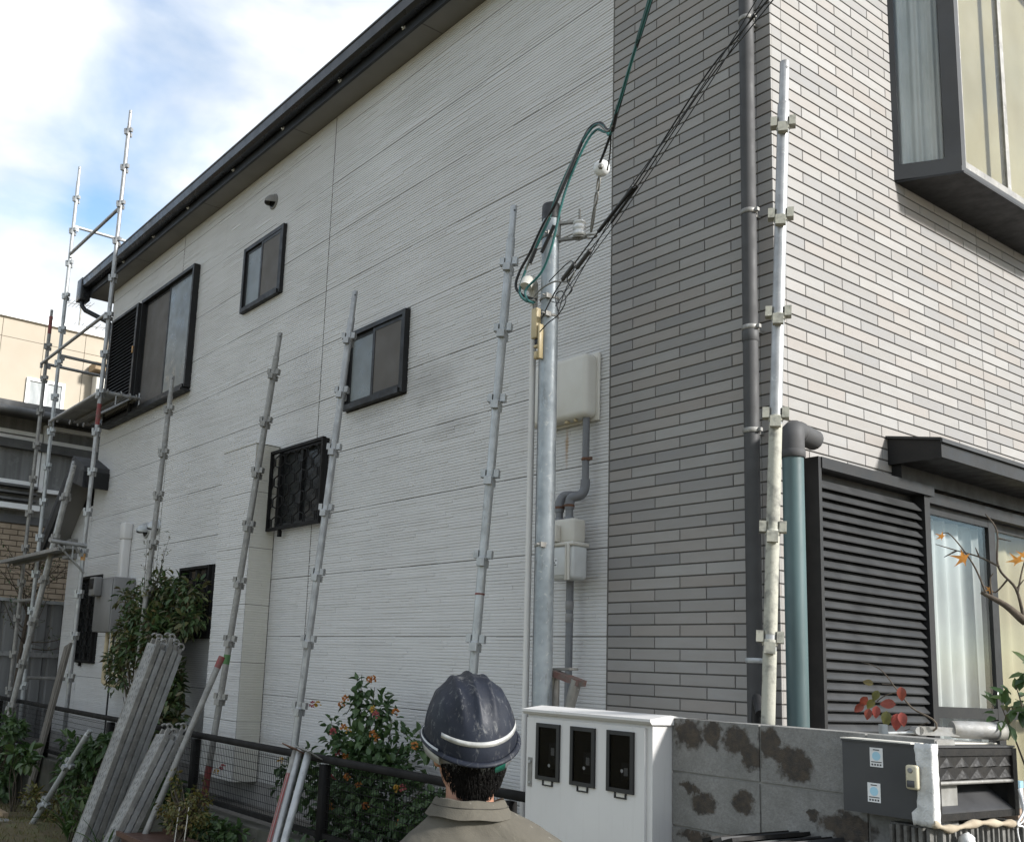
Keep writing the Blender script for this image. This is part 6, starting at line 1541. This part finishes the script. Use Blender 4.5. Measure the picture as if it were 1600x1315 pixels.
# ---- red leaved twig behind the mailbox
rd = thing('red_leaved_sapling', 'thin sapling with drooping red autumn leaves over the block wall', 'sapling', (.66, -.36, .62))
obj('stem', MB().tube(smooth([(.66, -.36, .62), (.70, -.40, 1.45), (0.880, -0.450, 1.600), (0.801, -0.450, 1.661), (0.749, -0.450, 1.722), (0.695, -0.450, 1.785), (0.625, -0.450, 1.810)], 6), [.0045 - .0033 * i / 36 for i in range(37)], 7), M['bark'], rd)
for q in ([(0.760, -0.450, 1.712), (0.714, -0.450, 1.699), (0.679, -0.450, 1.676)], [(0.740, -0.450, 1.733), (0.700, -0.450, 1.736)], [(0.853, -0.450, 1.617), (0.810, -0.450, 1.599), (0.761, -0.450, 1.579)]): obj('twig', MB().tube(smooth(q, 4), .0018, 5), M['bark'], rd)
r = random.Random(12)
for (px_, s, cdir, mt) in (((0.675, -0.460, 1.734), .030, (-.7, -.3, .2), 'leaf_yellow'), ((0.691, -0.460, 1.713), .034, (-.3, -.2, -.8), 'leaf_yellow'), ((0.772, -0.460, 1.729), .040, (.1, -.1, -1), 'leaf_red'), ((0.758, -0.470, 1.669), .045, (-.9, -.2, .0), 'leaf_red'), ((0.638, -0.460, 1.663), .036, (-.7, -.2, -.6), 'leaf_red'), ((0.656, -0.460, 1.651), .034, (-.1, -.2, -1), 'leaf_red'), ((0.684, -0.460, 1.661), .036, (0, -.2, -1), 'leaf_red'), ((0.724, -0.470, 1.646), .044, (.05, -.2, -1), 'leaf_yellow'), ((0.761, -0.470, 1.640), .048, (.0, -.2, -1), 'leaf_red'), ((0.775, -0.470, 1.645), .040, (.3, -.2, -1), 'leaf_red'), ((0.676, -0.460, 1.682), .034, (-.4, -.2, -.6), 'leaf_yellow'), ((0.651, -0.460, 1.690), .036, (-.6, -.1, -.8), 'leaf_red')):
    mb = MB(); d = Vector(cdir).normalized(); sdv = d.cross(Vector((.5, -.8, .3))).normalized(); nv = sdv.cross(d); c0 = Vector(px_); L_ = s * 1.2; cu = r.uniform(.05, .3); vs = []
    for k in range(8):
        q = k / 7; wdt = L_ * .62 * .5 * math.sin(math.pi * q ** .8) ** .8 if 0 < k < 7 else 0
        m0 = c0 + d * L_ * q - nv * L_ * cu * q * q
        vs += [m0 + sdv * wdt + nv * wdt * .35, m0, m0 - sdv * wdt + nv * wdt * .25]
    mb.add(vs, [(3 * k + j, 3 * k + j + 1, 3 * k + 4 + j, 3 * k + 3 + j) for k in range(7) for j in (0, 1)], True); obj('leaf', mb, M[mt], rd)
# ---- glossy shrub at the window corner
gs = thing('glossy_shrub', 'glossy green shrub at the corner of the front window', 'shrub', (1.12, -.12, .62)); mb = MB(); r = random.Random(15)
stems(mb, r, (1.14, -.12, .6), [(1.02, -.2, 1.75), (1.08, -.18, 1.82), (.98, -.22, 1.68), (1.12, -.15, 1.7), (1.2, -.1, 1.8)], .008); obj('stems', mb, M['bark'], gs)
for (c, n) in (((1.02, -.20, 1.70), 26), ((1.08, -.18, 1.80), 22), ((.985, -.22, 1.655), 16), ((1.12, -.16, 1.66), 26), ((1.18, -.12, 1.78), 20)):
    for q in range(n):
        mb = MB(); d = rnd_dir(r); mb.leaf(Vector(c) + d * .035, (d + Vector((0, 0, .1))).normalized(), (.4, -.6, .9), r.uniform(.04, .065), .024, .2); obj('leaf', mb, M['leaf_fresh'], gs)

# ================================================================== NEIGHBOURS
M['nb_wall'] = pm('grey_corrugated_cladding', (.24, .235, .22, 1), (.15, .146, .138, 1), 2.5, .7, stretch=(1, 4, .3))
M['nb_roof'] = pm('grey_metal_roof', (.12, .12, .118, 1), (.07, .07, .07, 1), 3, .6)
M['nb_white'] = pm('white_window_frame', (.82, .82, .81, 1), (.75, .75, .74, 1), 3, .45)
M['nb_brick'] = pm('tan_wall_tile', (.36, .285, .205, 1), (.28, .22, .155, 1), 6, .8)
M['nb_mortar'] = pm('tan_tile_joint', (.14, .11, .08, 1), None, 6, .9)
M['nb_beige'] = pm('beige_panel', (.36, .315, .25, 1), (.335, .29, .23, 1), .7, .8)
M['nb_glass'] = pm('neighbour_window_glass', (.23, .232, .228, 1), (.14, .14, .138, 1), 1.8, .2, stretch=(1, 5, .4))
nx = -13.0
nb = thing('neighbour_house', 'grey clad neighbour house with white window frames and tan tiled base', 'house', (nx - 3, 0, .5))
zE_ = (-13.000, -0.354, 5.274)[2]
z1, z2, z3, z4, z5 = (-13.000, -0.289, 4.693)[2], (-13.000, -0.231, 4.166)[2], (-13.000, -0.196, 3.851)[2], (-13.000, -0.170, 3.623)[2], (-13.000, -0.309, 4.867)[2]
mb = MB(); mb.box((nx - 6, -7, .5), (nx - .08, 8, zE_ + .1)); obj('wall', mb, M['nb_wall'], nb)
mb = MB(); mb.prism([(nx + .55, -7.4, zE_ - .06), (nx + .55, -7.4, zE_ + .05), (nx - 3, -7.4, zE_ + .85), (nx - 6.6, -7.4, zE_ + .05), (nx - 6.6, -7.4, zE_ - .06)], (0, 15.8, 0)); rfn = obj('roof', mb, M['nb_roof'], nb, fix=True)
mb = MB(); mb.tube([(nx + .6, -7.4, zE_ - .10), (nx + .6, 8.4, zE_ - .10)], .055, 10); obj('gutter', mb, M['nb_roof'], rfn)
mb = MB(); mb.box((nx - .078, -7, zE_ - .55), (nx + .10, 8, zE_ - .42)); obj('shutter_head', mb, M['nb_roof'], nb)
# window bands with white frames
def nb_window(y0, y1, za, zb_, rails=(), mull=()):
    mb = MB(); w = .06
    for a, b in (((nx - .06, y0, za), (nx + .04, y0 + w, zb_)), ((nx - .06, y1 - w, za), (nx + .04, y1, zb_)), ((nx - .06, y0 + w, zb_ - w), (nx + .038, y1 - w, zb_)), ((nx - .06, y0 + w, za), (nx + .038, y1 - w, za + w))): mb.box(a, b)
    for z in rails: mb.box((nx - .055, y0 + w, z - .05), (nx + .05, y1 - w, z + .05))
    o = obj('window', mb, M['nb_white'], nb)
    mb = MB(); mb.box((nx - .04, y0 + w, za + w), (nx - .03, y1 - w, zb_ - w)); obj('pane', mb, M['nb_glass'], o)
yv = (-13.000, 0.324, 4.795)[1]; yr = (-13.000, 1.148, 4.932)[1]
nb_window(yv, yr + .05, (-13.000, 0.397, 4.108)[2], (-13.000, 0.296, 5.153)[2], ((-13.000, 0.316, 4.874)[2],))
nb_window(yv - 3.2, yv - .02, (-13.000, -0.231, 4.166)[2] + .02, (-13.000, -0.324, 5.002)[2], (z5,))
mb = MB(); mb.box((nx - .06, yv - 3.2, z3 - .05), (nx + .16, yv + .02, z3 + .03)); obj('white_sill', mb, M['nb_white'], nb)
for i in range(3):
    mb = MB(); mb.box((nx - .06, yv - 3.2, z3 + .09 + i * .10), (nx + .10, yv - .02, z3 + .12 + i * .10)); obj('balcony_rail', mb, M['nb_roof'], nb)
mb = MB(); mb.box((nx - .079, -7, z4 - .02), (nx + .02, 8, z4 + .10)); obj('base_band', mb, M['nb_roof'], nb)
mb = MB(); mb.box((nx - .0795, -7, .5), (nx - .004, 8, z4 - .022)); obj('tile_backing', mb, M['nb_mortar'], nb)
bmv = bpy.data.meshes.new('brick'); l_, h_ = .205, .070
bmv.from_pydata([(0, 0, 0), (0, l_, 0), (0, l_, h_), (0, 0, h_), (.012, .002, .002), (.012, l_ - .002, .002), (.012, l_ - .002, h_ - .002), (.012, .002, h_ - .002)], [], [(4, 5, 6, 7), (0, 1, 5, 4), (1, 2, 6, 5), (2, 3, 7, 6), (3, 0, 4, 7)]); bmv.materials.append(M['nb_brick'])
nrow = int((z4 - .03 - 1.6) / .082)
for i in range(nrow):
    for j in range(14):
        o = link('brick', bmv, None, nb); o.location = Vector((nx - .004, -1.3 + j * .217 + (.108 if i % 2 else 0), z4 - .03 - (i + 1) * .082)) - wloc(nb)
# beige building beyond
bx = -22.0
bb = thing('beige_building', 'tall beige panel building with white parapet beyond the grey house', 'building', (bx - 4, 4, 0))
zt_ = (-22.000, 1.408, 9.618)[2]
mb = MB(); mb.box((bx - 8, -9, 0), (bx - .03, 16, zt_ - .02)); obj('core', mb, M['nb_mortar'], bb)
ys_ = [-8.5 + 1.0 * i for i in range(24)]; zs_ = [0, (-22.000, 1.663, 7.329)[2] - 1.9, (-22.000, 1.462, 9.134)[2], zt_ + .005]
for a, b in zip(ys_, ys_[1:]):
    for c, d in zip(zs_, zs_[1:]):
        mb = MB(); mb.box((bx - .028, a + .006, c + .006), (bx, b - .006, d - .006)); obj('wall_panel', mb, M['nb_beige'], bb)
mb = MB(); mb.box((bx - 8.1, -9.1, zt_), (bx + .08, 16.1, zt_ + .16)); obj('parapet', mb, M['nb_white'], bb)
wy0, wy1, wz0, wz1 = (-22.000, 2.185, 7.428)[1], (-22.000, 3.102, 7.601)[1], (-22.000, 2.202, 7.273)[2], (-22.000, 2.097, 8.237)[2]
mb = MB(); w = .07
for a, b in (((bx + .001, wy0, wz0), (bx + .06, wy0 + w, wz1)), ((bx + .001, wy1 - w, wz0), (bx + .06, wy1, wz1)), ((bx + .001, wy0 + w, wz1 - w), (bx + .058, wy1 - w, wz1)), ((bx + .001, wy0 + w, wz0), (bx + .058, wy1 - w, wz0 + w)), ((bx + .001, (wy0 + wy1) / 2 - .04, wz0 + w), (bx + .055, (wy0 + wy1) / 2 + .04, wz1 - w))): mb.box(a, b)
wn_ = obj('window', mb, M['nb_white'], bb); mb = MB(); mb.box((bx + .002, wy0 + w, wz0 + w), (bx + .02, wy1 - w, wz1 - w)); obj('pane', mb, M['curtain_white'], wn_)
ac = thing('air_conditioner_unit', 'cream air conditioner unit under a small brown awning on the beige building', 'air conditioner', (-21.700, 3.820, 8.172))
p = (-21.700, 3.739, 8.024)
mb = MB(); mb.rbox((-21.95, p[1], p[2]), (-21.6, p[1] + .75, p[2] + .55), .03, 2); obj('case', mb, M['white_plastic'], ac)
mb = MB(); mb.box((-21.97, p[1] - .1, p[2] + .62), (-21.45, p[1] + .9, p[2] + .80)); obj('awning', mb, M['wood_tan'], ac)
an_ = thing('tv_antenna', 'thin rooftop television antenna on the beige building', 'antenna', (-22.500, 3.437, 9.757))
p = Vector((-22.500, 3.437, 9.757)); q = Vector((-22.500, 3.448, 10.772))
obj('mast', MB().tube([p - Vector((0, 0, .4)), q + Vector((0, 0, .1))], .022, 6), M['galv_old'], an_)
for (f_, a, b, rr) in ((.86, (106,474), (142,478), .013), (.18, (86,507), (165,513), .013)):
    pass
for k_, (s0, e0) in enumerate((((-22.500, 3.099, 10.494), (-22.500, 3.687, 10.557)), ((-22.500, 2.843, 9.853), (-22.500, 4.122, 10.075)), ((-22.500, 3.669, 9.744), (-22.500, 3.923, 10.044)))):
    obj('boom', MB().tube([s0, e0], .012, 5), M['galv_old'], an_)
    s0, e0 = Vector(s0), Vector(e0)
    for i in range(7 if k_ < 2 else 0):
        c = s0.lerp(e0, i / 6); obj('rod', MB().tube([c - Vector((.3, 0, 0)), c + Vector((.3, 0, 0))], .008, 4), M['galv_old'], an_)
# corrugated boundary fence
M['cf'] = pm('grey_fence_sheet', (.21, .21, .207, 1), (.15, .15, .147, 1), 2.5, .55, .1, stretch=(1, 3, .3))
cf = thing('corrugated_fence', 'grey metal sheet fence with pale top rail behind the scaffold', 'fence', (-11.2, 0, .5)); fx = -11.2
zt2 = (-11.200, -0.478, 2.354)[2]; zr = (-11.200, -0.403, 1.682)[2]
y = -3.0; i = 0
while y < 3.2:
    mb = MB(); mb.prism([(fx, y, .5), (fx + .03, y + .02, .5), (fx + .03, y + .13, .5), (fx, y + .15, .5), (fx, y + .195, .5), (fx - .01, y + .195, .5), (fx - .01, y, .5)], (0, 0, zt2 - .5)); obj('sheet', mb, M['cf'], cf, fix=True); y += .2
mb = MB(); mb.box((fx - .05, -3.05, zt2 + .001), (fx + .07, 3.25, zt2 + .045)); obj('top_rail', mb, M['galv_new'], cf)
mb = MB(); mb.box((fx + .0305, -3.05, zr - .03), (fx + .06, 3.25, zr + .03)); obj('mid_rail', mb, M['galv'], cf)
# thin tree before it
r = random.Random(55)
tt = thing('bare_tree', 'half bare twiggy tree between corrugated fence and scaffold', 'tree', (-10.75, -.30, .62))
mb = MB(); mb.tube(smooth([(-10.75, -.30, .6), (-10.72, -.28, 1.6), (-10.70, -.22, 2.4), (-10.72, -.12, 3.1)], 5), [.035 - .02 * i / 15 for i in range(16)], 8); obj('trunk', mb, M['bark'], tt)
lf = MB()
for i in range(26):
    b = Vector((-10.71, -.25, r.uniform(1.7, 3.1))); e = b + Vector((r.uniform(-.3, .3), r.uniform(-.55, .75), r.uniform(.05, .6))); m_ = b.lerp(e, .5) + Vector((0, 0, -.05))
    mb = MB(); p = smooth([b, m_, e], 4); mb.tube(p, [.010 - .007 * k / (len(p) - 1) for k in range(len(p))], 5, False)
    for q in range(5):
        s = b.lerp(e, r.uniform(.4, 1)); e2 = s + rnd_dir(r) * .16; mb.tube([s, e2], .0022, 4, False)
        for _ in range(2): lf.leaf(e2 + rnd_dir(r) * .02, rnd_dir(r), (0, 0, 1), .05, .022)
    obj('branch', mb, M['bark'], tt)
o = obj('crown', lf, M['leaf_bush'], tt); o['kind'] = 'stuff'
